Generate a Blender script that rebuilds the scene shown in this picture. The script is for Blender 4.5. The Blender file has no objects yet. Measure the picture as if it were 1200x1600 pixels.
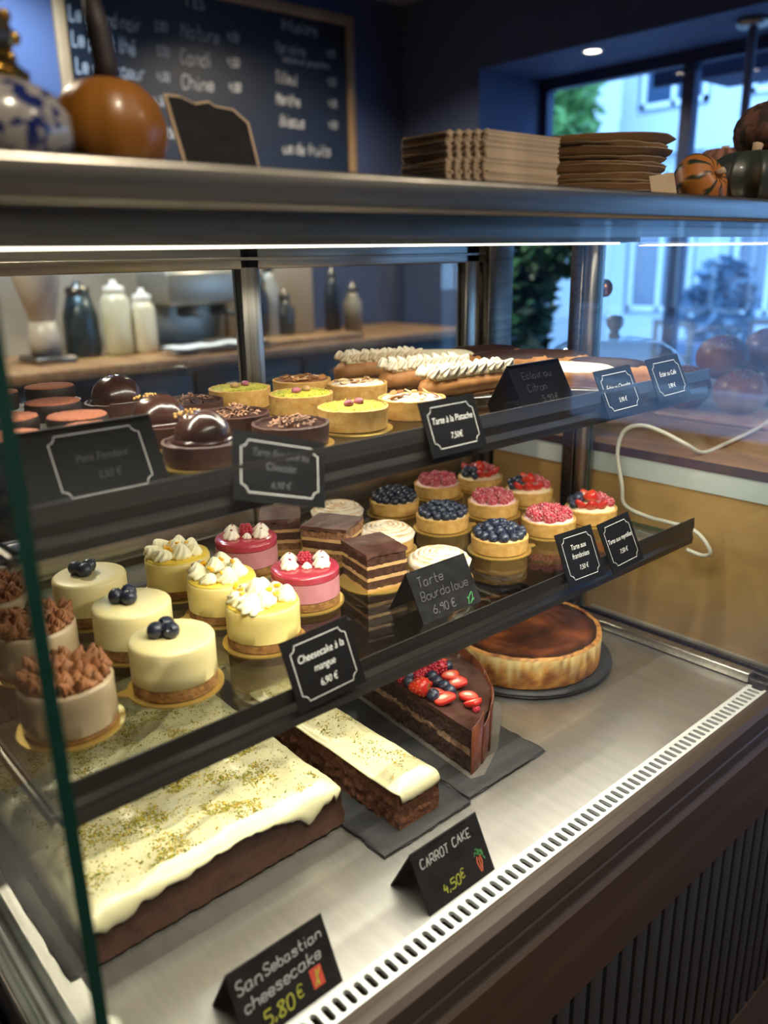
import bpy, bmesh, math, random
from math import sin, cos, pi, radians as rad, sqrt, atan2
from mathutils import Vector, Matrix, noise
random.seed(7)
S = bpy.context.scene
COL = S.collection

# ---------------------------------------------------------------- camera, light, exposure
CAM_YAW, CAM_PITCH, CAM_ROLL, CAM_F = 0.720900648, 0.305212346, -0.0186838365, 1276.63
cam_d = bpy.data.cameras.new('camera'); cam = bpy.data.objects.new('camera', cam_d); COL.objects.link(cam)
fw = Vector((sin(CAM_YAW)*cos(CAM_PITCH), cos(CAM_YAW)*cos(CAM_PITCH), -sin(CAM_PITCH)))
rt = Vector((cos(CAM_YAW), -sin(CAM_YAW), 0)); up = rt.cross(fw)
r2 = rt*cos(CAM_ROLL) + up*sin(CAM_ROLL); u2 = up*cos(CAM_ROLL) - rt*sin(CAM_ROLL)
cam.matrix_world = Matrix(((r2.x, u2.x, -fw.x, 0), (r2.y, u2.y, -fw.y, 0), (r2.z, u2.z, -fw.z, 1.46), (0, 0, 0, 1)))
cam_d.sensor_fit = 'VERTICAL'; cam_d.sensor_height = 36.0; cam_d.lens = CAM_F/1600*36.0
cam_d.clip_start = 0.02; cam_d.clip_end = 200
cam_d.dof.use_dof = True; cam_d.dof.focus_distance = 0.92; cam_d.dof.aperture_fstop = 28.72/8.0
S.camera = cam
S.view_settings.view_transform = 'Standard'; S.view_settings.look = 'None'
S.view_settings.gamma = 1.0; S.view_settings.use_curve_mapping = False
S.view_settings.exposure = 0.12
S.cycles.max_bounces = 10; S.cycles.transparent_max_bounces = 24
S.cycles.sample_clamp_indirect = 4.0
try: S.cycles.caustics_reflective = False; S.cycles.caustics_refractive = False
except Exception: pass

w = bpy.data.worlds.new('world'); S.world = w; w.use_nodes = True
bg = w.node_tree.nodes['Background']; bg.inputs[0].default_value = (0.30, 0.56, 1.0, 1); bg.inputs[1].default_value = 8.5

def area(name, loc, size, sy, power, color, rot=(0, 0, 0), spread=None):
    l = bpy.data.lights.new(name, 'AREA'); l.shape = 'RECTANGLE'; l.size = size; l.size_y = sy; l.energy = power; l.color = color
    if spread: l.spread = spread
    o = bpy.data.objects.new(name, l); o.location = loc; o.rotation_euler = rot; COL.objects.link(o); return o
LED = (1.0, 0.93, 0.79)
area('case_top_led_light', (0.56, 0.655, 1.466), 0.88, 0.012, 2.8, LED, (rad(-8), 0, 0))
area('case_front_led_light', (0.56, 0.428, 1.4735), 0.88, 0.010, 4.6, LED, (rad(5), 0, 0), rad(100))
area('lower_shelf_led_light', (0.56, 0.514, 1.082), 0.80, 0.006, 0.42, LED, (rad(30), 0, 0))
area('shelf_led_light', (0.63, 0.512, 1.268), 0.68, 0.008, 1.75, LED, (rad(22), 0, 0))

def spot(name, loc, power, color, size=1.9, blend=0.8, rot=(0, 0, 0), radius=0.03):
    l = bpy.data.lights.new(name, 'SPOT'); l.energy = power; l.color = color; l.spot_size = size; l.spot_blend = blend; l.shadow_soft_size = radius
    o = bpy.data.objects.new(name, l); o.location = loc; o.rotation_euler = rot; COL.objects.link(o); return o

# ---------------------------------------------------------------- helpers
def lin(h):
    h = h.lstrip('#'); o = []
    for i in (0, 2, 4):
        c = int(h[i:i+2], 16)/255; o.append(c/12.92 if c <= 0.04045 else ((c+0.055)/1.055)**2.4)
    return (o[0], o[1], o[2], 1)

class MB:
    def __init__(s): s.v = []; s.f = []; s.m = []; s.c = []; s.cur = (1, 1, 1, 1); s.mi = 0
    def vert(s, x, y, z, c=None): s.v.append((x, y, z)); s.c.append(c or s.cur); return len(s.v)-1
    def face(s, *i): s.f.append(i); s.m.append(s.mi)
    def box(s, x0, x1, y0, y1, z0, z1, edge_mi=None, thin=None):
        b = len(s.v)
        for z in (z0, z1):
            for x, y in ((x0, y0), (x1, y0), (x1, y1), (x0, y1)): s.vert(x, y, z)
        F = ((0, 3, 2, 1, 'z'), (4, 5, 6, 7, 'z'), (0, 1, 5, 4, 'y'), (1, 2, 6, 5, 'x'), (2, 3, 7, 6, 'y'), (3, 0, 4, 7, 'x'))
        for a in F:
            s.f.append(tuple(b+i for i in a[:4])); s.m.append(s.mi if (edge_mi is None or a[4] == thin) else edge_mi)
    def rbox(s, x0, x1, y0, y1, z0, z1, r):
        bm = bmesh.new(); bmesh.ops.create_cube(bm, size=1)
        for v in bm.verts: v.co = Vector(((x0+x1)/2+v.co.x*(x1-x0), (y0+y1)/2+v.co.y*(y1-y0), (z0+z1)/2+v.co.z*(z1-z0)))
        bmesh.ops.bevel(bm, geom=list(bm.edges), offset=r, segments=2, affect='EDGES', profile=0.5)
        s.bm(bm); bm.free()
    def bm(s, bm, M=None):
        b = len(s.v); bm.verts.index_update()
        for v in bm.verts:
            p = M @ v.co if M else v.co; s.vert(p.x, p.y, p.z)
        for f in bm.faces: s.f.append(tuple(b+v.index for v in f.verts)); s.m.append(s.mi)
    def ring(s, pts): return [s.vert(*p) for p in pts]
    def bridge(s, a, b):
        n = len(a)
        for i in range(n): s.face(a[i], a[(i+1) % n], b[(i+1) % n], b[i])
    def lathe(s, prof, n=32, fn=None, cap0=True, cap1=True, cx=0, cy=0, cfn=None):
        rs = []
        for k, (r, z) in enumerate(prof):
            ring = []
            for i in range(n):
                a = 2*pi*i/n; rr, zz, aa = r, z, a
                if fn: rr, zz, aa = fn(a, k, r, z)
                ring.append(s.vert(cx+rr*cos(aa), cy+rr*sin(aa), zz, cfn(a, k, r, z) if cfn else None))
            rs.append(ring)
        for a, b in zip(rs, rs[1:]): s.bridge(a, b)
        if cap0: s.face(*reversed(rs[0]))
        if cap1: s.face(*rs[-1])
        return rs
    def tube(s, pts, r, n=8, close=False):
        pts = [Vector(p) for p in pts]; rings = []; up0 = None
        for i, p in enumerate(pts):
            t = (pts[min(i+1, len(pts)-1)]-pts[max(i-1, 0)])
            t = t.normalized() if t.length > 0 else Vector((0, 0, 1))
            if up0 is None: up0 = Vector((0, 0, 1)) if abs(t.z) < .9 else Vector((1, 0, 0))
            a = t.cross(up0).normalized(); b = a.cross(t).normalized(); up0 = b
            rr = r[i] if isinstance(r, (list, tuple)) else r
            rings.append(s.ring([tuple(p+a*rr*cos(2*pi*k/n)+b*rr*sin(2*pi*k/n)) for k in range(n)]))
        for a, b in zip(rings, rings[1:]): s.bridge(a, b)
        s.face(*reversed(rings[0])); s.face(*rings[-1])
    def prism(s, poly, z0, z1):
        a = s.ring([(x, y, z0) for x, y in poly]); b = s.ring([(x, y, z1) for x, y in poly])
        s.bridge(a, b); s.face(*reversed(a)); s.face(*b)
    def ball(s, x, y, z, rx, ry=None, rz=None, nu=10, nv=7, fn=None):
        ry = ry or rx; rz = rz or rx
        rings = []
        for j in range(1, nv):
            th = pi*j/nv
            ring = []
            for i in range(nu):
                a = 2*pi*i/nu; d = Vector((sin(th)*cos(a), sin(th)*sin(a), -cos(th)))
                k = fn(d) if fn else 1
                ring.append(s.vert(x+d.x*rx*k, y+d.y*ry*k, z+d.z*rz*k))
            rings.append(ring)
        k = fn(Vector((0, 0, -1))) if fn else 1; lo = s.vert(x, y, z-rz*k)
        k = fn(Vector((0, 0, 1))) if fn else 1; hi = s.vert(x, y, z+rz*k)
        for a, b in zip(rings, rings[1:]): s.bridge(a, b)
        for i in range(nu):
            s.face(lo, rings[0][(i+1) % nu], rings[0][i]); s.face(hi, rings[-1][i], rings[-1][(i+1) % nu])
    def ribbon(s, pts, wd, z=0.0, close=False):
        n = len(pts); L = []; R = []
        for i in range(n):
            if close: p0, p1 = pts[i-1], pts[(i+1) % n]
            else: p0, p1 = pts[max(i-1, 0)], pts[min(i+1, n-1)]
            dx, dy = p1[0]-p0[0], p1[1]-p0[1]; l = sqrt(dx*dx+dy*dy) or 1
            nx, ny = -dy/l*wd/2, dx/l*wd/2
            L.append(s.vert(pts[i][0]+nx, pts[i][1]+ny, z)); R.append(s.vert(pts[i][0]-nx, pts[i][1]-ny, z))
        for i in range(n if close else n-1):
            j = (i+1) % n; s.face(R[i], R[j], L[j], L[i])
    def xform(s, M, start=0):
        for i in range(start, len(s.v)):
            p = M @ Vector(s.v[i]); s.v[i] = (p.x, p.y, p.z)

def obj(name, mb, mats, parent=None, smooth=True, loc=None, rot=None, angle=None):
    me = bpy.data.meshes.new(name); me.from_pydata(mb.v, [], mb.f)
    if not isinstance(mats, (list, tuple)): mats = [mats]
    for m in mats: me.materials.append(m)
    if len(mats) > 1: me.polygons.foreach_set('material_index', mb.m)
    if any(c != (1, 1, 1, 1) for c in mb.c):
        ca = me.color_attributes.new('Col', 'FLOAT_COLOR', 'POINT')
        ca.data.foreach_set('color', [x for c in mb.c for x in c])
    if smooth: me.polygons.foreach_set('use_smooth', [True]*len(me.polygons))
    me.update()
    if smooth and angle: me.set_sharp_from_angle(angle=rad(angle))
    o = bpy.data.objects.new(name, me); COL.objects.link(o)
    if parent: o.parent = parent
    if loc: o.location = loc
    if rot: o.rotation_euler = rot
    return o

def inst(src, name, parent, loc=(0, 0, 0), rot=(0, 0, 0), sc=None):
    me = src.data if hasattr(src, 'data') else src
    o = bpy.data.objects.new(name, me); COL.objects.link(o); o.parent = parent; o.location = loc; o.rotation_euler = rot
    if sc: o.scale = (sc, sc, sc) if not isinstance(sc, tuple) else sc
    return o

def mesh_of(name, mb, mats, angle=None):
    o = obj(name, mb, mats, angle=angle); me = o.data; bpy.data.objects.remove(o); return me

def tag(o, label, cat, group=None, kind=None):
    o['label'] = label; o['category'] = cat
    if group: o['group'] = group
    if kind: o['kind'] = kind
    return o
def thing(name, label, cat, loc=(0, 0, 0), rz=0, group=None):
    o = bpy.data.objects.new(name, None); o.empty_display_size = .02; COL.objects.link(o)
    o.location = loc; o.rotation_euler = (0, 0, rz); return tag(o, label, cat, group)
def struct(name, mb, m, smooth=False):
    o = obj(name, mb, m, smooth=smooth); o['kind'] = 'structure'; return o
def dup(root, loc, rz=0, label=None):
    r = root.copy(); COL.objects.link(r); r.location = loc; r.rotation_euler = (0, 0, rz)
    if label: r['label'] = label
    for ch in list(root.children):
        c = ch.copy(); COL.objects.link(c); c.parent = r
        for g in list(ch.children):
            d = g.copy(); COL.objects.link(d); d.parent = c
    return r
def fbm(x, y, z=0, o=3): return noise.fractal(Vector((x, y, z)), 1.0, 2.0, o)

# ---------------------------------------------------------------- materials
def mat(name, col, rough=.5, metal=0, col2=None, ns=30, nd=4, lo=.4, hi=.6, bump=0, bs=200, bd=3, spec=.5, sss=0, coat=0, vcol=False, stretch=(1, 1, 1), emit=0, aniso=0, sheen=0, rvar=0):
    m = bpy.data.materials.new(name); m.use_nodes = True; nt = m.node_tree; N = nt.nodes; L = nt.links
    b = N['Principled BSDF']; c = lin(col) if isinstance(col, str) else col
    b.inputs['Base Color'].default_value = c; b.inputs['Roughness'].default_value = rough; b.inputs['Metallic'].default_value = metal
    b.inputs['Specular IOR Level'].default_value = spec; b.inputs['Coat Weight'].default_value = coat; b.inputs['Coat Roughness'].default_value = .1
    if sheen: b.inputs['Sheen Weight'].default_value = sheen
    if sss:
        b.inputs['Subsurface Weight'].default_value = sss; b.inputs['Subsurface Radius'].default_value = (.6, .4, .2); b.inputs['Subsurface Scale'].default_value = .004
    if aniso: b.inputs['Anisotropic'].default_value = aniso
    tc = N.new('ShaderNodeTexCoord'); mp = N.new('ShaderNodeMapping'); mp.inputs['Scale'].default_value = stretch; L.new(tc.outputs['Object'], mp.inputs[0])
    if vcol:
        at = N.new('ShaderNodeAttribute'); at.attribute_name = 'Col'; L.new(at.outputs['Color'], b.inputs['Base Color'])
    if col2:
        n = N.new('ShaderNodeTexNoise'); n.inputs['Scale'].default_value = ns; n.inputs['Detail'].default_value = nd; L.new(mp.outputs[0], n.inputs['Vector'])
        rp = N.new('ShaderNodeValToRGB'); rp.color_ramp.elements[0].position = lo; rp.color_ramp.elements[1].position = hi
        rp.color_ramp.elements[0].color = c; rp.color_ramp.elements[1].color = lin(col2) if isinstance(col2, str) else col2
        L.new(n.outputs['Fac'], rp.inputs[0])
        if vcol:
            mx = N.new('ShaderNodeMix'); mx.data_type = 'RGBA'; mx.blend_type = 'MULTIPLY'; mx.inputs[0].default_value = 1
            L.new(at.outputs['Color'], mx.inputs[6]); L.new(rp.outputs[0], mx.inputs[7]); L.new(mx.outputs[2], b.inputs['Base Color'])
        else: L.new(rp.outputs[0], b.inputs['Base Color'])
        if rvar:
            mr = N.new('ShaderNodeMapRange'); mr.inputs[3].default_value = rough-rvar; mr.inputs[4].default_value = rough+rvar
            L.new(n.outputs['Fac'], mr.inputs[0]); L.new(mr.outputs[0], b.inputs['Roughness'])
    if bump:
        n2 = N.new('ShaderNodeTexNoise'); n2.inputs['Scale'].default_value = bs; n2.inputs['Detail'].default_value = bd; L.new(mp.outputs[0], n2.inputs['Vector'])
        bp = N.new('ShaderNodeBump'); bp.inputs['Strength'].default_value = bump; bp.inputs['Distance'].default_value = .002
        L.new(n2.outputs['Fac'], bp.inputs['Height']); L.new(bp.outputs[0], b.inputs['Normal'])
    if emit: b.inputs['Emission Color'].default_value = c; b.inputs['Emission Strength'].default_value = emit
    return m

def glass(name, tint=(.97, .985, .975, 1), refl=.035, rough=0.0):
    m = bpy.data.materials.new(name); m.use_nodes = True; nt = m.node_tree; N = nt.nodes; L = nt.links; N.clear()
    o = N.new('ShaderNodeOutputMaterial'); t = N.new('ShaderNodeBsdfTransparent'); t.inputs[0].default_value = tint
    g = N.new('ShaderNodeBsdfGlossy'); g.inputs['Roughness'].default_value = rough
    lw = N.new('ShaderNodeLayerWeight'); lw.inputs[0].default_value = .5
    pw = N.new('ShaderNodeMath'); pw.operation = 'POWER'; pw.inputs[1].default_value = 5; L.new(lw.outputs['Facing'], pw.inputs[0])
    mr = N.new('ShaderNodeMapRange'); mr.inputs[3].default_value = refl; mr.inputs[4].default_value = 1.0; L.new(pw.outputs[0], mr.inputs[0])
    mx = N.new('ShaderNodeMixShader'); L.new(mr.outputs[0], mx.inputs[0]); L.new(t.outputs[0], mx.inputs[1]); L.new(g.outputs[0], mx.inputs[2]); L.new(mx.outputs[0], o.inputs[0])
    return m

M = {}
M['glass'] = glass('clear_glass')
M['shelf_glass'] = glass('shelf_glass', (.965, .98, .97, 1), .09)
M['glass_edge'] = mat('glass_edge', '#0d3b34', .15, spec=.6)
M['steel'] = mat('brushed_steel', '#b9b4a9', .30, 1, '#9d988e', 6, 3, .3, .7, .05, 60, stretch=(1, 30, 30))
M['steel_y'] = mat('brushed_steel_deck', '#d3d1cc', .37, 1, '#bdbab5', 5, 5, .35, .65, .07, 60, stretch=(12, 1, 1), rvar=.07)
M['steel_z'] = mat('brushed_steel_post', '#b4afa6', .28, 1, '#908b82', 8, 3, .3, .7, .05, 60, stretch=(30, 30, 1))
M['steel_dark'] = mat('dark_steel', '#7d7770', .33, 1, '#5c5751', 6, 3, .3, .7, .05, 60, stretch=(1, 30, 30))
M['rail'] = mat('rail_plastic', '#4c4946', .30, .7, '#3a3735', 5, 3, .3, .7, .0, stretch=(1, 40, 40))
M['grille'] = mat('grille_paint', '#d9dcda', .35, .25)
M['dark_frame'] = mat('brown_frame', '#4a3f38', .42, .25)
M['black'] = mat('black_paint', '#0b0b0c', .5)
M['card'] = mat('card_black', '#0c0c0e', .5, spec=.12)
M['slateboard'] = mat('chalk_card', '#121214', .65, spec=.12, col2='#1a1a1d', ns=60)
M['white_print'] = mat('white_print', '#c9c9c4', .6)
M['chalk'] = mat('chalk_white', '#b9b9b7', .9, col2='#6a6a6b', ns=900, lo=.35, hi=.65)
M['chalk_dim'] = mat('chalk_dim', '#59595c', .9, col2='#333336', ns=900, lo=.35, hi=.65)
M['chalk_yellow'] = mat('chalk_yellow', '#c5c440', .9, col2='#7d7d30', ns=900, lo=.3, hi=.6)
M['chalk_green'] = mat('chalk_green', '#3d8a4a', .9, col2='#2a5a34', ns=700)
M['chalk_red'] = mat('chalk_red', '#b4402f', .9)
M['chalk_orange'] = mat('chalk_orange', '#b5573a', .9)
M['slate'] = mat('slate_stone', '#131416', .62, 0, '#232427', 18, 6, .35, .7, .5, 90, 6)
M['wood'] = mat('light_wood', '#a07c55', .45, 0, '#7f5d3d', 4, 5, .35, .65, .05, 40, stretch=(12, 1, 12))
M['wood_x'] = mat('brown_wood', '#47372b', .5, 0, '#3c2e24', 3, 5, .35, .65, .06, 40, stretch=(1, 14, 14))
M['wood_dark'] = mat('dark_wood_edge', '#4a3526', .5, 0, '#3b291d', 3, 5, .35, .65, .06, 40, stretch=(14, 1, 14))
M['ply'] = mat('plywood_panel', '#c19a62', .5, 0, '#ad8550', 3, 6, .3, .7, .05, 30, stretch=(6, 1, 6))
M['pale_panel'] = mat('pale_panel', '#c8d0d0', .4)
M['navy'] = mat('navy_wall', '#445070', .75, 0, '#3f4b6a', 3, 3, .3, .7, .06, 60)
M['ceil'] = mat('ceiling_paint', '#7a8296', .8)
M['plaster'] = mat('room_plaster', '#b0a494', .8)
M['floor'] = mat('floor_tiles_wood', '#5c4530', .4, 0, '#4b3726', 3, 4, .3, .7, stretch=(1, 8, 1))
M['slat'] = mat('slat_charcoal', '#2e2f33', .6, 0, '#26272b', 5, 3, .3, .7, stretch=(20, 20, 1))
M['gold'] = mat('gold_card', '#d9b765', .30, .75)
M['cheese'] = mat('cheesecake_cream', '#eadba4', .42, 0, '#e4d293', 25, 3, .3, .7, .04, 120, sss=.12)
M['crust'] = mat('biscuit_crust', '#a9793f', .85, 0, '#7b5228', 160, 4, .35, .65, .7, 300)
M['mango'] = mat('mango_cream', '#ead58a', .42, 0, '#e3c974', 25, 3, .3, .7, .1, 90, sss=.12)
M['mango_gel'] = mat('mango_gel', '#ecca4e', .25, coat=.4)
M['mango_bit'] = mat('mango_bits', '#f0b51e', .35)
M['cream'] = mat('whipped_cream', '#f6efc9', .5, sss=.15)
M['cream_pink'] = mat('cream_white', '#f7ecd8', .5, sss=.15)
M['rasp_mousse'] = mat('raspberry_mousse', '#c98a8d', .5, 0, '#bd7880', 60, 4, .3, .7, .12, 150, sss=.1)
M['rasp_gel'] = mat('raspberry_gel', '#b03a4a', .2, coat=.4)
M['petal'] = mat('red_petals', '#8c1f45', .6)
M['caramel'] = mat('caramel_mousse', '#9a6238', .6, 0, '#7a4a26', 200, 3, .35, .7)
M['film'] = mat('vanilla_mousse', '#b5a081', .4, 0, '#a89272', 20, 3, .3, .7, .05, 60, coat=.3)
M['shell'] = mat('tart_shell', '#d6ab62', .62, 0, '#c2924a', 120, 5, .35, .65, .35, 260)
M['shell_dark'] = mat('chocolate_shell', '#4a2a20', .55, 0, '#3a1f17', 150, 4, .35, .65, .3, 260)
M['choc'] = mat('chocolate_ganache', '#452a22', .32, 0, '#3a221b', 40, 4, .3, .7, .12, 70, coat=.25)
M['choc_gloss'] = mat('chocolate_glaze', '#3b231c', .24, 0, '#4a2d24', 25, 4, .35, .7, .15, 50, coat=.4)
M['choc_top'] = mat('opera_glaze', '#4c3029', .35, 0, '#6a4a40', 60, 5, .4, .75, .45, 80, 5)
M['cocoa'] = mat('cocoa_powder', '#9c5d42', .95, 0, '#7d4630', 300, 4, .4, .65, .4, 300)
M['shav'] = mat('chocolate_shavings', '#a9785a', .6, vcol=True)
M['sponge'] = mat('carrot_sponge', '#5a3320', .9, 0, '#7a4a2e', 130, 6, .4, .7, 1.0, 260, 6)
M['sponge_side'] = mat('carrot_crust', '#40261b', .75, 0, '#4b2e21', 60, 5, .35, .7, .35, 180)
M['frost'] = mat('cream_cheese_frosting', '#dcd5ac', .34, 0, '#d6cc9f', 20, 3, .3, .7, .05, 60)
M['crumb'] = mat('pistachio_crumbs', '#a9a03a', .8, vcol=True)
M['choc_sponge'] = mat('chocolate_sponge', '#2e1b14', .9, 0, '#4a2f24', 220, 6, .4, .7, 1.0, 300, 6)
M['choc_cream'] = mat('chocolate_mousse', '#a5846b', .7, 0, '#836350', 150, 5, .4, .7, .6, 250)
M['opera_sponge'] = mat('coffee_sponge', '#9a6f4c', .85, 0, '#6f4a30', 220, 5, .4, .65, .8, 350)
M['opera_dark'] = mat('opera_ganache', '#3c2218', .5, 0, '#54352a', 160, 5, .4, .7, .4, 250)
M['opera_cream'] = mat('coffee_buttercream', '#c9a06c', .55)
M['burnt'] = mat('burnt_top', '#3b1d12', .28, vcol=True, coat=.35, bump=.25, bs=60)
M['burnt_side'] = mat('burnt_side', '#b98239', .55, vcol=True, bump=.4, bs=120)
M['lemon_mer'] = mat('meringue_white', '#f2e7cf', .5, vcol=True, sss=.1)
M['eclair'] = mat('choux_pastry', '#b9824a', .6, 0, '#98622f', 60, 4, .35, .65, .3, 120)
M['pale_icing'] = mat('pale_icing', '#efe4c3', .35, coat=.2)
M['pist'] = mat('pistachio_cream', '#c9bd45', .6, 0, '#9a9a2e', 150, 4, .4, .65, .6, 250)
M['almond'] = mat('almond_flakes', '#c99a62', .6, vcol=True)
M['sugar'] = mat('icing_sugar', '#f0e8dc', .9, 0, '#d9b98a', 130, 4, .5, .66, .3, 200)
M['pink_almond'] = mat('rose_almond', '#a35a6a', .5)
M['paper'] = mat('white_paper', '#d5d6d8', .8)
M['porcelain'] = mat('white_porcelain', '#e9e5dd', .2, coat=.4)
M['kraft'] = mat('kraft_card', '#bba386', .85, 0, '#a58e73', 30, 4, .3, .7, .1, 200)
M['tray_card'] = mat('tray_card', '#c7b096', .85, 0, '#ad977e', 40, 3, .3, .7)
M['strawberry'] = mat('strawberry_red', '#b81f1c', .28, 0, '#d23a26', 1.5, 3, .4, .7, .0, coat=.4)
M['straw_cut'] = mat('strawberry_cut', '#d8564b', .35, vcol=True, coat=.2)
M['seed'] = mat('strawberry_seed', '#d8a84a', .5)
M['leafgreen'] = mat('berry_leaf', '#5a7a32', .6)
M['plantleaf'] = mat('plant_leaf', '#2f6b45', .5, 0, '#1f4a35', 6, 3, .3, .7)
M['treeleaf'] = mat('tree_leaf', '#6d9a55', .6, 0, '#4d7a40', 2, 3, .3, .7)

def berry_mat(name, base, bloom, lo, hi):
    m = mat(name, base, .38, 0, bloom, 2.2, 5, lo, hi, coat=.15); return m
M['blueberry'] = berry_mat('blueberry_skin', '#1b2134', '#5a6684', .50, .78)
M['blueberry_ripe'] = berry_mat('blueberry_glazed', '#1a1f30', '#3f4962', .52, .8)
M['raspberry'] = mat('raspberry_skin', '#a81f33', .35, 0, '#c23a4a', 2, 3, .4, .7, coat=.3)
M['raspberry_sugar'] = mat('raspberry_sugared', '#b5223a', .5, 0, '#ecd0d0', 4.5, 6, .50, .66)

# ---------------------------------------------------------------- room shell
ZD, ZM, ZU, ZT = 0.905, 1.095, 1.290, 1.505
YB, XW = 4.0, 3.73
mb = MB(); mb.box(-3, XW+.1, -3.0, YB, -.06, 0); struct('floor', mb, M['floor'])
mb = MB(); mb.box(-3, XW+.6, -3.0, YB+.1, 2.85, 2.95); struct('ceiling', mb, M['ceil'])
mb = MB(); mb.box(-3, XW+.6, YB, YB+.1, 0, 2.85); struct('wall_back', mb, M['navy'])
mb = MB(); mb.box(-3.1, -3, -3, YB+.1, 0, 2.85); struct('wall_left', mb, M['plaster'])
mb = MB(); mb.box(-3, XW+.6, -3.1, -3.0, 0, 2.85); struct('wall_front', mb, M['plaster'])
mb = MB(); mb.box(XW, XW+.6, -3, 3.38, 2.42, 2.85)            # bulkhead over the window recess
mb.box(XW, XW+.6, 3.38, YB, 0, 2.85); mb.box(XW, XW+.6, -3, 3.38, 0, .42)
mb.box(XW, XW+.6, -3, -2.4, .42, 2.42)
struct('wall_right', mb, M['navy'])
mb = MB()                                                         # window frame with mullions
for y0, y1, z0, z1 in ((-2.4, 3.38, .42, .47), (-2.4, 3.38, 2.36, 2.42), (3.33, 3.38, .47, 2.36), (-2.4, -2.35, .47, 2.36), (2.40, 2.47, .47, 2.36), (.55, .62, .47, 2.36), (-1.0, -.93, .47, 2.36)):
    mb.box(4.27, 4.33, y0, y1, z0, z1)
wf = struct('window_1', mb, mat('window_frame', '#26345a', .5))
for y0, y1 in ((-2.35, -1.0), (-.93, .55), (.62, 2.40), (2.47, 3.33)):
    p = MB(); p.box(4.295, 4.305, y0, y1, .47, 2.36); obj('pane', p, M['glass'], wf, smooth=False)
mb = MB(); mb.box(4.45, 5.3, -2.4, 2.75, 2.40, 2.44); mb.box(4.45, 4.5, -2.4, 2.75, 2.315, 2.44)
tag(obj('awning', mb, mat('awning_cloth', '#2a3350', .8), smooth=False), 'dark blue awning hanging outside over the shop window', 'awning')

# lamps of the room, with one added cool fill
def downlight(x, y, z, power, label, col=(1, .86, .66)):
    t = thing('recessed_spotlight', label, 'spotlight', (x, y, z), 0, 'recessed ceiling spotlights')
    m_ = MB(); m_.lathe([(.052, 0), (.055, -.006), (.042, -.008), (.04, 0)], 24, cap0=False, cap1=False); obj('rim', m_, M['porcelain'], t)
    m_ = MB(); m_.lathe([(.04, -.003), (.001, -.003)], 24, cap0=False); obj('lens', m_, mat('lamp_lens', '#fff0d8', .4, emit=14), t)
    if power: spot('spotlight_beam', (x, y, z-.02), power*5, col, 2.4, .7)
downlight(3.86, 2.74, 2.42, 6, 'small bright spotlight in the soffit above the window, nearer the dark corner')
downlight(1.35, 3.55, 2.85, 28, 'added unseen cool fill light in the ceiling above the chalkboard menu', (.55, .75, 1))  # added fill lamp, out of view, brightens the blue wall by the chalkboard
downlight(2.6, 3.2, 2.85, 30, 'warm spotlight in the ceiling above the right half of the kitchen')
downlight(.3, 2.6, 2.85, 42, 'warm spotlight in the ceiling above the left half of the kitchen')
downlight(.4, -.5, 2.85, 17, 'warm spotlight in the ceiling straight above the customer side')
downlight(1.7, -1.0, 2.85, 17, 'warm spotlight in the ceiling above the shop floor')
t = thing('pendant_lamp', 'pendant lamp with thin rod hanging from the soffit before the window', 'lamp', (3.95, 1.96, 2.42))
m_ = MB(); m_.lathe([(.001, -.03), (.07, -.028), (.075, 0)], 20, cap0=False); obj('canopy', m_, M['steel'], t)
m_ = MB(); m_.tube([(0, 0, -.03), (0, 0, -.62)], .022, 8); obj('rod', m_, mat('pendant_rod', '#8a97b0', .4), t)
m_ = MB(); m_.lathe([(.02, -.62), (.06, -.66), (.15, -.78), (.145, -.78), (.05, -.67), (.015, -.63)], 24, cap0=False, cap1=False); obj('shade', m_, mat('pendant_shade', '#55637f', .4), t)

# ---------------------------------------------------------------- street outside the window
mb = MB(); mb.box(4.33, 30, -25, 25, -.2, -.1); o = struct('street', mb, mat('street_paving', '#6f7680', .8, col2='#646b76', ns=2))
mb = MB(); mb.box(8.2, 8.35, -25, 25, -.1, .02); o = struct('kerb', mb, mat('kerb_stone', '#b4b7bb', .8))
def building(x, y0, y1, h, label, wall, nw, seedv):
    t = thing('building', label, 'building', (x, (y0+y1)/2, -.1))
    W = y1-y0; R = random.Random(seedv)
    m_ = MB(); m_.box(.12, 4, -W/2, W/2, 0, h)
    st = W/nw
    for k in range(nw+1):
        yy = -W/2+k*st; m_.box(0, .13, max(-W/2, yy-.28), min(W/2, yy+.28), 0, h)
    for f in range(int(h/3.2)+1): m_.box(-.03, .13, -W/2, W/2, f*3.2-.15 if f else 0, f*3.2+.45)
    obj('wall', m_, wall, t, smooth=False)
    gm = mat('far_glass', '#30435e', .15, spec=.8)
    for f in range(int(h/3.2)):
        for k in range(nw):
            yy = -W/2+(k+.5)*st; a = st/2-.34
            m_ = MB(); z0, z1 = f*3.2+.55, f*3.2+2.75
            for b in ((-a, -a+.08, z0, z1), (a-.08, a, z0, z1), (-a, a, z1-.08, z1), (-a, a, z0, z0+.08), (-.04, .04, z0, z1)): m_.box(.04, .12, yy+b[0], yy+b[1], b[2], b[3])
            fr = obj('window_frame', m_, bpy.data.materials.get('far_frame') or mat('far_frame', '#bcc5cf', .6), t, smooth=False)
            m_ = MB(); m_.box(.09, .11, yy-a, yy+a, z0, z1); obj('pane', m_, gm, fr, smooth=False)
building(13.0, 1.2, 8.6, 9.5, 'pale rendered building with tall white window frames across the street', mat('pale_render', '#a3aebb', .8), 4, 1)
building(13.0, -9, 1.1, 9.5, 'light blue-grey building standing to the right of the pale one', mat('blue_render', '#8797ab', .8), 5, 2)
building(16.0, 12.2, 20, 8, 'cream building far left beyond the street tree', mat('cream_render', '#aab0b6', .8), 4, 3)
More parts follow.
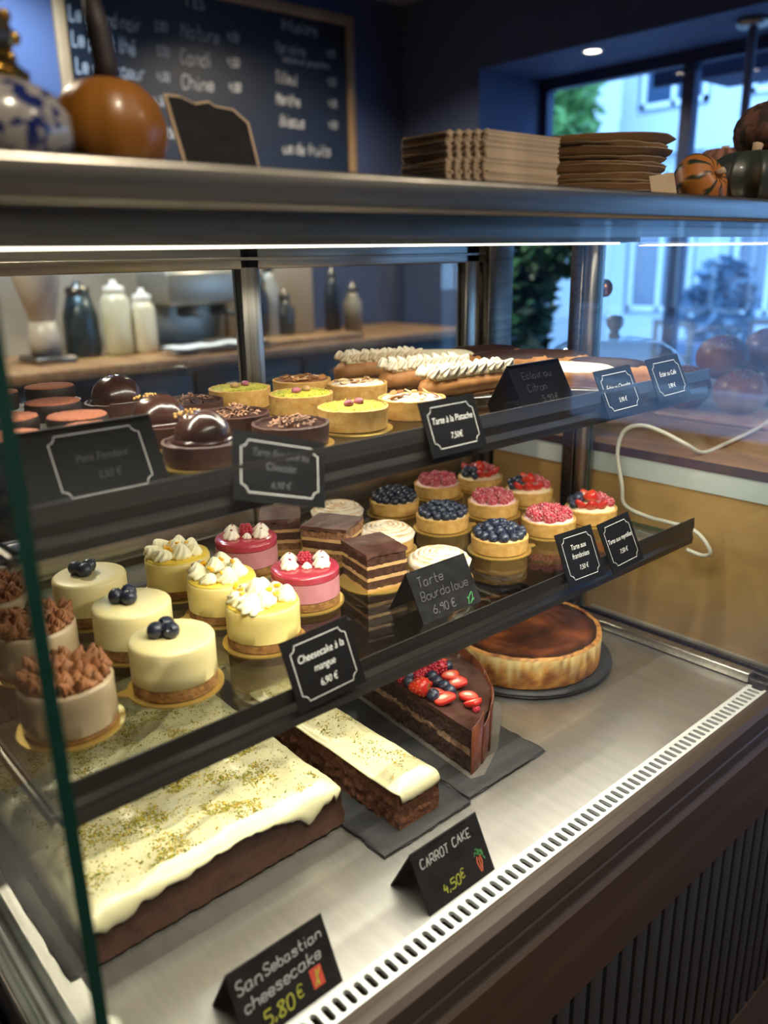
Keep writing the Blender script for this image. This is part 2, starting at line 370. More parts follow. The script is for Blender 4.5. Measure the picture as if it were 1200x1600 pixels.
def leaves(mb, n, cx, cy, cz, rx, ry, rz, s, R):
    for _ in range(n):
        while True:
            d = Vector((R.uniform(-1, 1), R.uniform(-1, 1), R.uniform(-1, 1)))
            if d.length < 1: break
        p = Vector((cx+d.x*rx, cy+d.y*ry, cz+d.z*rz)); a = Vector((R.gauss(0, 1), R.gauss(0, 1), R.gauss(0, .6))).normalized()
        b = a.cross(Vector((R.gauss(0, 1), R.gauss(0, 1), R.gauss(0, 1)))).normalized()
        q = [p-a*s, p+b*s*.45, p+a*s, p-b*s*.45]; i = [mb.vert(*x) for x in q]; mb.face(*i)
R = random.Random(3)
t = thing('street_tree', 'green street tree seen through the window left of the pale building', 'tree', (11.5, 9.3, -.1))
m_ = MB(); m_.tube([(0, 0, 0), (.05, .02, 1.2), (0, .05, 2.6), (.1, 0, 3.8)], [.16, .13, .11, .05], 8); obj('trunk', m_, M['wood_dark'], t)
m_ = MB(); leaves(m_, 2600, 0, 0, 3.9, 1.3, 1.0, 1.5, .14, R); o = obj('foliage', m_, M['treeleaf'], t, smooth=False); o['kind'] = 'stuff'
t = thing('planter', 'dark blue planter with a bushy shrub outside the window', 'planter', (7.4, 3.72, -.1))
m_ = MB(); m_.rbox(-.28, .28, -.3, .3, 0, .75, .02); obj('box', m_, mat('planter_blue', '#33466b', .5), t)
m_ = MB(); leaves(m_, 420, 0, 0, 1.05, .3, .34, .45, .09, R); o = obj('shrub', m_, mat('shrub_leaf', '#3c5a78', .6), t, smooth=False); o['kind'] = 'stuff'
def chair(x, y, rz, label):
    t = thing('terrace_chair', label, 'chair', (x, y, -.1), rz, 'terrace chairs')
    fm = mat('chair_brown', '#5c4a44', .5)
    m_ = MB(); m_.rbox(-.2, .2, -.2, .2, .43, .46, .01); obj('seat', m_, fm, t)
    for sx in (-1, 1):
        for sy in (-1, 1):
            m_ = MB(); m_.box(sx*.18-.018, sx*.18+.018, sy*.18-.018, sy*.18+.018, 0, .43); obj('leg', m_, fm, t, smooth=False)
    m_ = MB()
    for b in ((-.2, -.16, .46, 1.0), (.16, .2, .46, 1.0), (-.2, .2, .95, 1.0), (-.2, .2, .68, .72), (-.03, .03, .72, .95)): m_.box(b[0], b[1], .17, .2, b[2], b[3])
    obj('backrest', m_, fm, t, smooth=False)
chair(6.55, 3.55, rad(80), 'brown terrace chair outside, on the left behind the glass dome')
chair(7.1, 3.05, rad(110), 'brown terrace chair outside, farther right than the other chair')
t = thing('terrace_table', 'round grey bistro table outside beside the terrace chairs', 'table', (6.95, 2.1, -.1))
m_ = MB(); m_.lathe([(.001, .72), (.35, .72), (.36, .735), (.35, .75), (.001, .75)], 28, cap0=False, cap1=False); obj('tabletop', m_, mat('bistro_top', '#7c7a7c', .4), t)
m_ = MB(); m_.lathe([(.2, 0), (.2, .02), (.03, .05), (.03, .72)], 20); obj('pedestal', m_, M['steel_dark'], t)
t = thing('potted_plant', 'leafy pot plant with a pink flower before the window, behind the case corner', 'plant', (3.42, 2.72, 0))
m_ = MB(); m_.lathe([(.13, .55), (.17, .86), (.18, .9), (.16, .9), (.15, .86)], 24); m_.box(-.2, .2, -.2, .2, 0, .55); obj('pot', m_, mat('pot_black', '#17191f', .5), t)
m_ = MB(); leaves(m_, 520, 0, 0.02, 1.25, .15, .13, .36, .055, R); leaves(m_, 150, .03, -.15, 1.43, .16, .15, .1, .05, R); o = obj('foliage', m_, M['plantleaf'], t, smooth=False); o['kind'] = 'stuff'
m_ = MB(); 
for k in range(9): m_.ball(.05+R.uniform(-.03, .03), -.2+R.uniform(-.03, .03), 1.5+R.uniform(-.02, .02), .02, nu=8, nv=5)
obj('flower', m_, mat('pink_flower', '#d977b8', .6), t)

# ---------------------------------------------------------------- kitchen behind the case
t = thing('kitchen_counter', 'long kitchen worktop of pale wood behind the display case', 'counter', (1.6, 3.62, 0))
m_ = MB(); m_.rbox(-2.2, 2.0, -.33, .37, 1.0, 1.045, .004); obj('worktop', m_, M['wood'], t)
m_ = MB(); m_.box(-2.2, 2.0, -.27, .37, 0, 1.0); obj('cabinet_body', m_, mat('kitchen_black', '#131211', .5), t, smooth=False)
for k in range(7):
    m_ = MB(); x0 = -2.18+k*.598; m_.rbox(x0, x0+.585, -.29, -.27, .1, .97, .004); d = obj('cabinet_door', m_, mat('kitchen_door', '#161412', .5), t)
    m_ = MB(); m_.tube([(x0+.15, -.31, .9), (x0+.43, -.31, .9)], .006, 6); obj('handle', m_, M['steel'], d)
def kit(name, label, cat, x, y, prof, m_, extra=None, n=24):
    t_ = thing(name, label, cat, (x, y, 1.045)); b = MB(); b.lathe(prof, n); obj('body', b, m_, t_)
    if extra: extra(t_)
    return t_
def gr(t_):
    b = MB(); b.lathe([(.05, .17), (.10, .36), (.105, .37), (.1, .37)], 24); obj('hopper', b, mat('grinder_hopper', '#c9c6c0', .3), t_)
    b = MB(); b.rbox(-.09, .09, -.12, .1, 0, .03, .01); obj('base', b, M['steel_dark'], t_)
kit('coffee_grinder', 'pale coffee grinder with a wide hopper at the left end of the kitchen counter', 'coffee grinder', 1.27, 3.62, [(.06, .03), (.065, .1), (.055, .17)], mat('grinder_body', '#b5afa6', .4), gr)
def lid(r, z, mm, nm='lid'):
    def f(t_):
        b = MB(); b.lathe([(r, z), (r*1.04, z+.01), (r*1.04, z+.03), (r*.4, z+.04), (r*.25, z+.06)], 20); obj(nm, b, mm, t_)
    return f
kit('storage_jar', 'tall pale jar with a knobbed lid, left one of two on the kitchen counter', 'jar', 1.60, 3.62, [(.06, 0), (.065, .02), (.065, .24), (.045, .27)], mat('jar_cream', '#cdc8ae', .25, col2='#b9b48d', ns=6), lid(.045, .27, M['porcelain']))
kit('storage_jar', 'shorter creamy jar standing just right of the tall pale jar', 'jar', 1.72, 3.60, [(.05, 0), (.055, .02), (.055, .2), (.04, .23)], mat('jar_ivory', '#d5cdb2', .3), lid(.04, .23, M['porcelain']))
kit('water_kettle', 'dark teal metal kettle between the grinder and the jars', 'kettle', 1.46, 3.68, [(.07, 0), (.08, .03), (.075, .18), (.05, .27)], mat('kettle_teal', '#24343a', .35, .3), lid(.05, .27, M['steel_dark']))
t = thing('espresso_machine', 'grey espresso machine in the middle of the kitchen counter', 'coffee machine', (2.03, 3.66, 1.045))
m_ = MB(); m_.rbox(-.2, .2, -.1, .22, .2, .36, .02); m_.rbox(-.2, .2, .08, .22, .02, .22, .01); obj('body', m_, mat('machine_grey', '#9b978d', .35, .5), t)
m_ = MB(); m_.rbox(-.2, .2, -.18, .22, 0, .03, .006); obj('drip_tray', m_, M['steel_dark'], t)
for s in (-.09, .09):
    m_ = MB(); m_.lathe([(.03, .15), (.035, .16), (.035, .2)], 16, cx=s, cy=-.04); m_.tube([(s, -.05, .17), (s, -.19, .16)], .012, 8); obj('portafilter', m_, M['black'], t)
t = thing('wall_cabinet', 'tall beige refrigerator panel behind the kitchen counter', 'cabinet', (2.55, 3.9, 1.045))
m_ = MB(); m_.rbox(-.28, .28, -.12, .08, 0, .55, .01); obj('body', m_, mat('beige_panel', '#a89a86', .5), t)
m_ = MB(); m_.tube([(-.2, -.15, .1), (-.2, -.15, .45)], .01, 8); obj('handle', m_, M['black'], t)
for i, (x, h, r, c) in enumerate(((2.31, .30, .05, '#26282c'), (2.38, .34, .045, '#a9a79e'), (2.47, .2, .05, '#3a3c40'), (2.78, .3, .045, '#20242e'), (2.92, .22, .05, '#8d8577'))):
    nm = ('black tall flask', 'silver vacuum flask', 'low dark canister', 'navy bottle', 'tan canister')[i]
    kit('canister', nm + ' on the kitchen counter in the right-hand back opening of the case', 'canister', x, 3.55, [(r, 0), (r, h*.8), (r*.6, h*.9), (r*.55, h)], mat('canister_%d' % i, c, .35), lid(r*.55, h, M['steel_dark']))
t = thing('bakery_paper', 'crumpled pale bakery paper sheets on the kitchen counter edge', 'paper', (1.98, 3.39, 1.045))
m_ = MB()
for k in range(3):
    st = len(m_.v); n = 10
    ids = [[m_.vert(-.25+.5*i/n, -.08+.16*j/4, .012+.012*k+.012*fbm(i*.7+k*9, j*.8)) for i in range(n+1)] for j in range(5)]
    for j in range(4):
        for i in range(n): m_.face(ids[j][i], ids[j][i+1], ids[j+1][i+1], ids[j+1][i])
obj('sheet', m_, M['paper'], t)
t = thing('cutting_board', 'thick brown cutting board lying at the front of the kitchen counter', 'board', (2.5, 3.42, 1.045))
m_ = MB(); m_.rbox(-.3, .3, -.1, .1, 0, .03, .005); obj('board', m_, M['wood'], t)

mb = MB()
mb.box(-.6, 2.95, YB-.012, YB, 1.045, 1.50)
bs_ = struct('trim_1', mb, mat('backsplash', '#a39c90', .4, 0, '#8f887d', 3))
# chalkboard menu on the back wall
STROKE = {
'a': '46 16 05 03 12 32 44|46 43 52', 'b': '09 02|05 16 36 44 43 32 12 03', 'c': '45 36 16 05 03 12 32 43', 'd': '49 42|45 36 16 05 03 12 32 43', 'e': '04 44 45 36 16 05 03 12 32 43',
'f': '39 28 22|06 36', 'g': '46 41 30 10|45 36 16 05 03 12 32 43', 'h': '09 02|05 16 36 45 42', 'i': '16 12 22|18 18', 'j': '26 21 10|28 28', 'k': '09 02|46 04 42', 'l': '19 12 22', 'm': '06 02|05 16 26 25 22|25 36 46 45 42',
'n': '06 02|05 16 36 45 42', 'o': '16 05 03 12 32 43 45 36 16', 'p': '06 00|05 16 36 45 43 32 12 03', 'q': '46 40|45 36 16 05 03 12 32 43', 'r': '06 02|04 16 36', 's': '45 36 16 05 34 43 32 12 03', 't': '19 13 22 32|06 36', 'u': '06 03 12 32 43|46 42',
'v': '06 22 46', 'w': '06 12 25 32 46', 'x': '06 42|46 02', 'y': '06 23|46 20 00', 'z': '06 46 02 42', 'é': '04 44 45 36 16 05 03 12 32 43|28 49', 'è': '04 44 45 36 16 05 03 12 32 43|19 28',
'A': '02 29 42|15 35', 'B': '02 09 39 48 46 35 05|35 44 43 32 02', 'C': '48 39 19 07 04 12 32 43', 'D': '02 09 29 47 44 32 02', 'E': '49 09 02 42|05 35', 'F': '49 09 02|05 35', 'G': '48 39 19 07 04 12 32 44 24', 'I': '09 02', 'K': '09 02|49 05 42', 'L': '09 02 42', 'M': '02 09 25 49 42', 'N': '02 09 42 49',
'O': '19 07 04 12 32 44 47 39 19', 'P': '02 09 39 47 46 35 05', 'R': '02 09 39 47 46 35 05|25 42', 'S': '48 39 19 08 06 35 44 43 32 12 03', 'T': '09 49|29 22', 'V': '09 22 49', 'É': '49 09 02 42|05 35',
'0': '19 07 04 12 32 44 47 39 19', '1': '07 19 12', '2': '08 19 39 47 02 42', '3': '09 49 26 44 32 12 03', '4': '19 05 45|37 32', '5': '49 09 06 36 45 43 32 02', '6': '39 05 03 12 32 43 45 06', '7': '09 49 22', '8': '26 08 19 39 48 26 03 12 32 43 26', '9': '46 07 18 39 48 42', ',': '13 01', '.': '12 13', '€': '48 39 19 07 04 12 32 43|06 36|05 35', '-': '05 35', ' ': ''}
def chalk(mb, text, x, y, h, wd, R, slant=.12, dy=0):
    """single-stroke handwriting in the XY plane, h = cap height"""
    k = h/7; cx = x
    for ch in text:
        g = STROKE.get(ch, ''); jy = R.uniform(-.35, .35)*k; js = R.uniform(.9, 1.08)
        wmax = 0
        for st in g.split('|'):
            if not st: continue
            pts = [(int(p[0])*js, int(p[1])-2) for p in st.split()]
            wmax = max(wmax, max(p[0] for p in pts))
            P = []
            for i in range(len(pts)):                     # round the corners off
                if 0 < i < len(pts)-1:
                    a, b, c = pts[i-1], pts[i], pts[i+1]
                    for u in (.25, 0, .25):
                        q = a if len(P) and u == .25 and (not P or P[-1][1] != i or P[-1][2] < 1) else c
                        P.append((((b[0]*(1-u)+q[0]*u), (b[1]*(1-u)+q[1]*u)), i, len([z for z in P if z[1] == i])))
                else: P.append((pts[i], i, 0))
            pp = [(cx+(p[0][0]+p[0][1]*slant)*k, y+p[0][1]*k+jy+dy*(cx-x)) for p in P]
            if len(pp) >= 2 and (pp[0] != pp[-1] or len(pp) > 2): mb.ribbon(pp, wd)
            else: mb.ribbon([(pp[0][0]-wd*.4, pp[0][1]), (pp[0][0]+wd*.4, pp[0][1])], wd)
        cx += (wmax+1.5)*k if g else 3.0*k
    return cx
R = random.Random(11)
bx0, bx1, bz0, bz1 = 1.63, 3.33, 1.55, 2.73
t = thing('chalkboard_menu', 'large framed chalkboard menu with white handwriting on the navy back wall', 'chalkboard', (0, YB-.002, 0))
m_ = MB(); m_.box(bx0+.04, bx1-.04, -.015, 0, bz0+.04, bz1-.04); obj('board_panel', m_, mat('board_black', '#11141c', .45), t, smooth=False)
fm = mat('frame_wood', '#a98a64', .6, 0, '#94754f', 5)
for x0, x1, z0, z1 in ((bx0, bx0+.05, bz0, bz1), (bx1-.05, bx1, bz0, bz1), (bx0+.05, bx1-.05, bz1-.05, bz1), (bx0+.05, bx1-.05, bz0, bz0+.05)):
    m_ = MB(); m_.rbox(x0, x1, -.03, 0, z0, z1, .004); obj('frame_bar', m_, fm, t)
m_ = MB()
for tx, x, z, h, sx in (('Le grand noir', 1.70, 2.475, .062, .62), ('2,80', 2.11, 2.495, .036, .7), ('Le petit thé', 1.70, 2.375, .062, .62), ('3,50', 2.11, 2.39, .036, .7), ('Le voyageur', 1.705, 2.27, .062, .66), ('4,00', 2.10, 2.28, .036, .7), ('4,20', 2.07, 2.17, .036, .7), ('2,50', 2.11, 2.03, .036, .7),
                    ('THES', 2.28, 2.62, .05, .8), ('Nature', 2.25, 2.485, .062, .75), ('4,50', 2.51, 2.505, .036, .7), ('Candi', 2.235, 2.37, .062, .75), ('4,50', 2.50, 2.39, .036, .7), ('Chine', 2.23, 2.26, .062, .8), ('4,50', 2.50, 2.275, .036, .7),
                    ('Infusions', 2.85, 2.60, .055, .7), ('Verveine', 2.80, 2.49, .055, .62), ('citron et gingembre', 2.845, 2.45, .028, .85), ('4,50', 3.14, 2.51, .032, .7), ('Tilleul', 2.79, 2.345, .055, .62), ('4,50', 3.14, 2.37, .032, .7), ('Menthe', 2.79, 2.24, .055, .62), ('4,50', 3.14, 2.26, .032, .7), ('Hibiscus', 2.785, 2.135, .055, .62), ('4,50', 3.14, 2.15, .032, .7), ('Jus de fruits', 2.80, 2.00, .055, .75)):
    st = len(m_.v); chalk(m_, tx, 0, 0, h, .010, R)
    for q in range(st, len(m_.v)): m_.v[q] = (x+m_.v[q][0]*sx, z+m_.v[q][1]-0, m_.v[q][2])
m_.xform(Matrix(((1, 0, 0, 0), (0, 0, -1, -.017), (0, 1, 0, 0), (0, 0, 0, 1)))); o = obj('lettering', m_, M['chalk'], t, smooth=False); o['kind'] = 'stuff'

# ---------------------------------------------------------------- display case
CX0, CX1, CY0, CY1 = .105, 1.025, .375, .965
case = thing('display_case', 'refrigerated glass pastry display case with stainless deck and slotted front grille', 'display case', (0, 0, 0))
m_ = MB(); m_.box(.135, 1.0, .408, .93, ZD-.012, ZD); obj('deck_plate', m_, M['steel_y'], case, smooth=False)
# slotted grille along the front of the deck
m_ = MB(); m_.box(.135, 1.0, .378, .388, ZD-.004, ZD); m_.box(.135, 1.0, .4035, .4085, ZD-.004, ZD+.0004)
pitch = .01085; nsl = int((1.0-.135)/pitch)
for k in range(nsl+1):
    xc = .135+k*pitch; sw = pitch*.21; ys = [(.388, .0)] ; rr = (pitch-2*sw)/2
    # land between two slots, its sides scooped at both slot ends
    L = []; Rr = []
    for q in range(5):
        a = pi/2*q/4; L.append((xc+sw+rr*(1-sin(a)), .388+rr*(1-cos(a))))
    for q in range(5):
        a = pi/2*(1-q/4); L.append((xc+sw+rr*(1-sin(a)), .4035-rr*(1-cos(a))))
    Rr = [(2*xc-p[0], p[1]) for p in L]
    a = [m_.vert(p[0], p[1], ZD) for p in L]; b = [m_.vert(p[0], p[1], ZD) for p in Rr]
    c = [m_.vert(p[0], p[1], ZD-.004) for p in L]; d = [m_.vert(p[0], p[1], ZD-.004) for p in Rr]
    for i in range(len(L)-1): m_.face(b[i], a[i], a[i+1], b[i+1]); m_.face(a[i], c[i], c[i+1], a[i+1]); m_.face(d[i], b[i], b[i+1], d[i+1])
obj('air_grille', m_, M['grille'], case, smooth=False)
m_ = MB(); m_.box(.135, 1.0, .376, .41, ZD-.05, ZD-.03); m_.box(.13, 1.005, .405, .409, ZD-.05, ZD-.013); obj('air_duct', m_, M['black'], case, smooth=False)
m_ = MB(); m_.mi = 0
prof = [(.3835, ZD+.0015), (.379, ZD+.004), (.366, ZD+.003), (.3605, ZD-.002), (.359, ZD-.018), (.3605, ZD-.020), (.3605, ZD-.023), (.359, ZD-.025), (.359, ZD-.038), (.364, ZD-.042), (.3835, ZD-.042)]
a = m_.ring([(.06, y, z) for y, z in prof]); b = m_.ring([(1.06, y, z) for y, z in prof]); m_.bridge(b, a); m_.face(*a); m_.face(*reversed(b))
obj('front_frame', m_, M['dark_frame'], case, angle=35)
m_ = MB(); m_.box(.10, 1.045, .38, .94, ZD-.06, ZD-.05); obj('base_tray', m_, M['black'], case, smooth=False)
for x0, x1, nm in ((.104, .136, 'end_channel'), (1.0, 1.058, 'end_channel')):
    m_ = MB(); m_.box(x0, x1, .384, .96, ZD-.05, ZD-.001)
    for k, q in enumerate((.15, .5, .8)):
        xx = x0+(x1-x0)*q; m_.rbox(xx-.003, xx+.003, .386, .955, ZD-.002, ZD+.006, .0015)
    obj(nm, m_, M['steel_dark'] if x0 > .5 else mat('grey_channel', '#8b8e86', .45), case, smooth=False)
m_ = MB(); m_.rbox(1.001, 1.018, .41, .70, ZD, ZD+.014, .002); obj('side_rail', m_, M['steel'], case)
# glass panes of the case
def pane(name, x0, x1, y0, y1, z0, z1, thin, par=case, g='glass'):
    p = MB(); p.box(x0, x1, y0, y1, z0, z1, 1, thin); return obj(name, p, [M[g], M['glass_edge']], par, smooth=False)
pane('front_glass', CX0+.008, 1.03, .371, .377, ZD+.003, 1.482, 'y')
pane('side_glass', CX0, CX0+.008, .371, .955, ZD+.003, 1.482, 'x')
pane('side_glass', 1.030, 1.036, .371, .70, ZD+.003, 1.482, 'x')
# posts
m_ = MB(); m_.lathe([(.014, ZD-.01), (.014, 1.47)], 24, cx=1.048, cy=.72); obj('corner_post', m_, M['steel_z'], case, angle=60)
m_ = MB(); m_.rbox(1.044, 1.060, .738, .76, ZD-.01, 1.47, .002); obj('flat_post', m_, M['steel_dark'], case)
m_ = MB(); m_.lathe([(.006, 0), (.012, .004), (.013, .012), (.009, .018), (.004, .02)], 18); m_.xform(Matrix.Translation((1.062, .718, 1.407)) @ Matrix.Rotation(rad(90), 4, 'Y')); obj('glass_clamp', m_, mat('bronze_knob', '#8a5a34', .3, .9), case)
# light bar across the top
m_ = MB()
prof = [(.690, 1.4715), (.690, 1.484), (.70, 1.487), (.742, 1.487), (.745, 1.4715)]
a = m_.ring([(.115, y, z) for y, z in prof]); b = m_.ring([(1.062, y, z) for y, z in prof]); m_.bridge(b, a); m_.face(*a); m_.face(*reversed(b))
lb = obj('light_bar', m_, M['steel'], case, smooth=False)
m_ = MB(); m_.box(.115, 1.05, .692, .697, 1.4685, 1.4716); obj('bar_lip', m_, mat('bright_trim', '#e9e3d2', .2, .9), lb, smooth=False)
m_ = MB(); m_.rbox(1.045, 1.078, .685, .75, 1.470, 1.486, .003); obj('end_cap', m_, mat('blue_cap', '#5c6a8a', .35, .6), lb)
m_ = MB(); m_.box(.12, 1.0, .650, .662, 1.4675, 1.470); obj('led_strip', m_, mat('led_lens', '#fff2d8', .4, emit=3), case, smooth=False)
m_ = MB(); m_.box(.115, 1.03, .638, .674, 1.470, 1.4835); obj('led_housing', m_, M['steel_dark'], case, smooth=False)
m_ = MB(); m_.box(.115, 1.025, .412, .444, 1.4755, 1.4835); m_.box(.115, 1.025, .408, .412, 1.4705, 1.4835); obj('front_led_housing', m_, M['steel'], case, smooth=False)
m_ = MB(); m_.box(.12, 1.0, .422, .434, 1.4735, 1.4757); obj('front_led_strip', m_, bpy.data.materials['led_lens'], case, smooth=False)
# back frame with its doors
bk = M['steel_z']
for x0, x1 in ((.10, .135), (.588, .618), (1.012, 1.045)):
    m_ = MB(); m_.rbox(x0, x1, .94, .962, ZD, 1.483, .002); obj('back_post', m_, bk, case)
m_ = MB(); m_.rbox(1.052, 1.112, .925, .965, ZD-.05, 1.483, .002); obj('back_corner_post', m_, M['steel_dark'], case)
m_ = MB(); m_.rbox(.10, 1.11, .94, .97, 1.445, 1.484, .002); m_.rbox(.10, 1.06, .935, .945, 1.456, 1.460, .001); obj('back_top_rail', m_, M['steel'], case)
m_ = MB(); m_.rbox(.10, 1.11, .945, .97, 1.095, 1.13, .004); m_.rbox(.10, 1.11, .945, .965, 1.140, 1.15, .002); obj('back_middle_rail', m_, M['steel'], case)
m_ = MB(); m_.box(.10, 1.06, .955, .97, ZD-.05, 1.10); obj('back_panel', m_, mat('back_olive', '#4a4032', .3, .3), case, smooth=False)
for x0, x1 in ((.135, .588), (.618, 1.012)): pane('door_glass', x0, x1, .950, .955, 1.15, 1.446, 'y')
m_ = MB()
vx0, vx1, vz0, vz1 = .66, .80, 1.128, 1.185
m_.box(vx0, vx1, .943, .948, vz0, vz1); obj('vent_plate', m_, mat('vent_white', '#b9ad94', .5), case, smooth=False)
m_ = MB()
for r_ in range(2):
    for k in range(12): m_.box(vx0+.006+k*.0112+(r_ % 2)*.005, vx0+.0105+k*.0112+(r_ % 2)*.005, .9415, .9432, vz0+.008+r_*.025, vz0+.027+r_*.025)
obj('vent_slots', m_, M['black'], case, smooth=False)

# lower front of the case: wood band and charcoal slats
cab = thing('counter_front', 'brown wooden counter front with vertical charcoal slats below the display case', 'counter front', (0, 0, 0))
m_ = MB(); m_.box(-.6, 2.2, .366, .45, 0, .862); obj('carcass', m_, M['black'], cab, smooth=False)
m_ = MB(); pr = [(.366, .856), (.360, .850), (.3585, .815), (.356, .800), (.356, .748), (.366, .746)]
a = m_.ring([(-.6, y, z) for y, z in pr]); b = m_.ring([(2.2, y, z) for y, z in pr]); m_.bridge(b, a); m_.face(*a); m_.face(*reversed(b)); obj('top_band', m_, M['wood_x'], cab, smooth=False)
m_ = MB(); m_.box(-.6, 2.2, .356, .366, .12, .385); obj('bottom_band', m_, M['wood_x'], cab, smooth=False)
sm = MB(); sm.rbox(0, .0215, .358, .368, .383, .748, .001); sme = mesh_of('slat', sm, M['slat'])
for k in range(52): inst(sme, 'slat', cab, (.30+k*.0287, 0, 0))

# ---------------------------------------------------------------- glass shelves
def shelf(z, label, x0, x1, tilt):
    t = thing('glass_shelf', label, 'shelf', (0, 0, z), 0, 'glass shelves of the case'); t.rotation_euler = (0, 0, 0)
    p = MB(); p.box(x0, x1, .503, .925, -.007, 0, 1, 'z'); obj('shelf_pane', p, [M['shelf_glass'], M['glass_edge']], t, smooth=False)
    m_ = MB(); pr = [(.512, .000), (.5035, .0005), (.502, .012), (.499, .0275), (.4975, .0275), (.4965, .015), (.4985, .006), (.4965, .000), (.4975, -.008), (.512, -.008), (.512, -.0072), (.505, -.0072), (.505, -.001), (.512, -.001)]
    a = m_.ring([(x0+.008, y, z_) for y, z_ in pr]); b = m_.ring([(x1-.004, y, z_) for y, z_ in pr]); m_.bridge(b, a); m_.face(*a); m_.face(*reversed(b)); obj('price_rail', m_, M['rail'], t, smooth=False)
    for xs in (x0+.002, x1-.006):
        m_ = MB(); m_.rbox(xs-.004, xs+.004, .52, .93, -.017, -.0075, .001); obj('shelf_bracket', m_, M['steel'], t)
    return t
shelf(ZM, 'lower glass shelf with a clear price rail, above the carrot cakes', .142, .985, 0)
shelf(ZU, 'upper glass shelf with a price rail, carrying tartlets and eclairs', .142, .985, 0)

# stainless top shelf
t = thing('top_counter', 'thick stainless steel top of the display case', 'countertop', (0, 0, 0))
m_ = MB(); m_.rbox(-.5, 2.3, .385, .78, 1.4845, ZT, .003); obj('slab', m_, M['steel'], t)
m_ = MB(); m_.box(-.5, 2.3, .395, .402, 1.479, 1.4846); obj('drip_edge', m_, M['steel_dark'], t, smooth=False)

# counter to the right of the case
t = thing('side_counter', 'wooden counter with a pale band and plywood end panel, right of the case', 'counter', (0, 0, 0))
m_ = MB(); m_.rbox(1.064, 2.4, .36, .922, 1.165, 1.178, .002); m_.mi = 0; obj('worktop', m_, M['wood'], t)
m_ = MB(); m_.box(1.0625, 1.0645, .36, .922, 1.1645, 1.1775); obj('worktop_edge', m_, M['wood_dark'], t, smooth=False)
m_ = MB(); m_.box(1.064, 2.4, .37, .92, 1.134, 1.1648); obj('pale_band', m_, M['pale_panel'], t, smooth=False)
m_ = MB(); m_.box(1.066, 2.4, .37, .92, .90, 1.134); obj('plywood_panel', m_, M['ply'], t, smooth=False)
m_ = MB(); m_.box(1.0585, 1.0655, .37, .70, .90, .909); obj('ledge_strip', m_, mat('ledge_stone', '#9a9184', .5), t, smooth=False)

# low furniture at the left, outside the case
t = thing('low_cabinet', 'low wooden side cabinet left of the display case', 'cabinet', (0, 0, 0))
m_ = MB(); m_.rbox(-.5, .085, .47, .95, .70, .73, .003); obj('top', m_, M['wood'], t)
m_ = MB(); m_.box(-.5, .08, .48, .95, 0, .70); obj('body', m_, M['wood_dark'], t, smooth=False)
t = thing('storage_box', 'black storage box with a pale strap on the low cabinet', 'box', (0, 0, .73))
m_ = MB(); m_.rbox(-.35, .07, .56, .9, 0, .15, .008); obj('box', m_, M['black'], t)
m_ = MB(); m_.rbox(-.352, .072, .557, .902, .085, .095, .002); obj('strap', m_, M['paper'], t)

# ---------------------------------------------------------------- cards
def font(name, text, size, m_, parent, x, y, z=.0006, shear=.22, bold=0, sx=1.0, align='CENTER'):
    c = bpy.data.curves.new(name, 'FONT'); c.body = text; c.size = size; c.shear = shear; c.align_x = align; c.align_y = 'CENTER'; c.offset = bold; c.fill_mode = 'FRONT'
    c.resolution_u = 3; c.space_character = .96
    c.materials.append(m_); q = bpy.data.objects.new(name, c); me = bpy.data.meshes.new_from_object(q); bpy.data.objects.remove(q); bpy.data.curves.remove(c)
    o = bpy.data.objects.new(name, me); COL.objects.link(o); o['kind'] = 'stuff'; o.parent = parent; o.location = (x, y, z); o.scale = (sx, 1, 1); return o
def border(w_, h_, inset, notch, wd):
    m_ = MB(); x, y = w_/2-inset, h_/2-inset; P = []
    for cx, cy, a0 in ((x, y, 270), (-x, y, 0), (-x, -y, 90), (x, -y, 180)):
        for k in range(5):
            a = rad(a0 - 90*k/4)
            P.append((cx+notch*cos(a), cy+notch*sin(a)))
        # arcs run so that the notch is scooped into the corner
    m_.ribbon(P, wd, .0005, True); return m_
def card_body(w_, h_, th=.0011):
    m_ = MB(); m_.box(-w_/2, w_/2, -h_/2, h_/2, -th, 0); return m_
def lines_on(par, texts, m_=None, sx=.86):
    for txt, y, sz in texts: font('lettering', txt, sz, m_ or M['white_print'], par, 0, y, sx=sx, bold=-.00005)
def rail_card(x, y, z, tilt, roll, label, texts, w_=.069, h_=.054, yaw=0):
    """small card clipped to a price rail; x,y,z = centre"""
    t = thing('price_card', label, 'price card', (0, 0, 0))
    t.matrix_world = Matrix.Translation((x, y, z)) @ Matrix.Rotation(yaw, 4, 'Z') @ Matrix.Rotation(rad(90)-tilt, 4, 'X') @ Matrix.Rotation(roll, 4, 'Z')
    obj('card_panel', card_body(w_, h_), M['card'], t, smooth=False)
    obj('border_line', border(w_, h_, .0065, .0055, .00055), M['white_print'], t, smooth=False)
    lines_on(t, texts, M['chalk_dim'] if 'crooked' in label else None); return t
TL = rad(22)
def rc(xb, zb, h_, tilt, yb=.4855):   # bottom centre -> centre
    return xb, yb+sin(tilt)*h_/2, zb+cos(tilt)*h_/2
rail_card(*rc(.519, 1.2915, .05, TL), TL, 0, 'small black price card for pistachio tart, clipped on the upper rail', (('Tarte à la Pistache', .006, .0085), ('7,50€', -.009, .0078)), .070, .050)
rail_card(*rc(.333, 1.284, .052, TL), TL, rad(-17), 'black price card for chocolate fondant tart, hanging crooked on the upper rail', (('Tarte Fondant au', .011, .0085), ('Chocolat', .001, .0085), ('6,90 €', -.0125, .0078)), .079, .052)
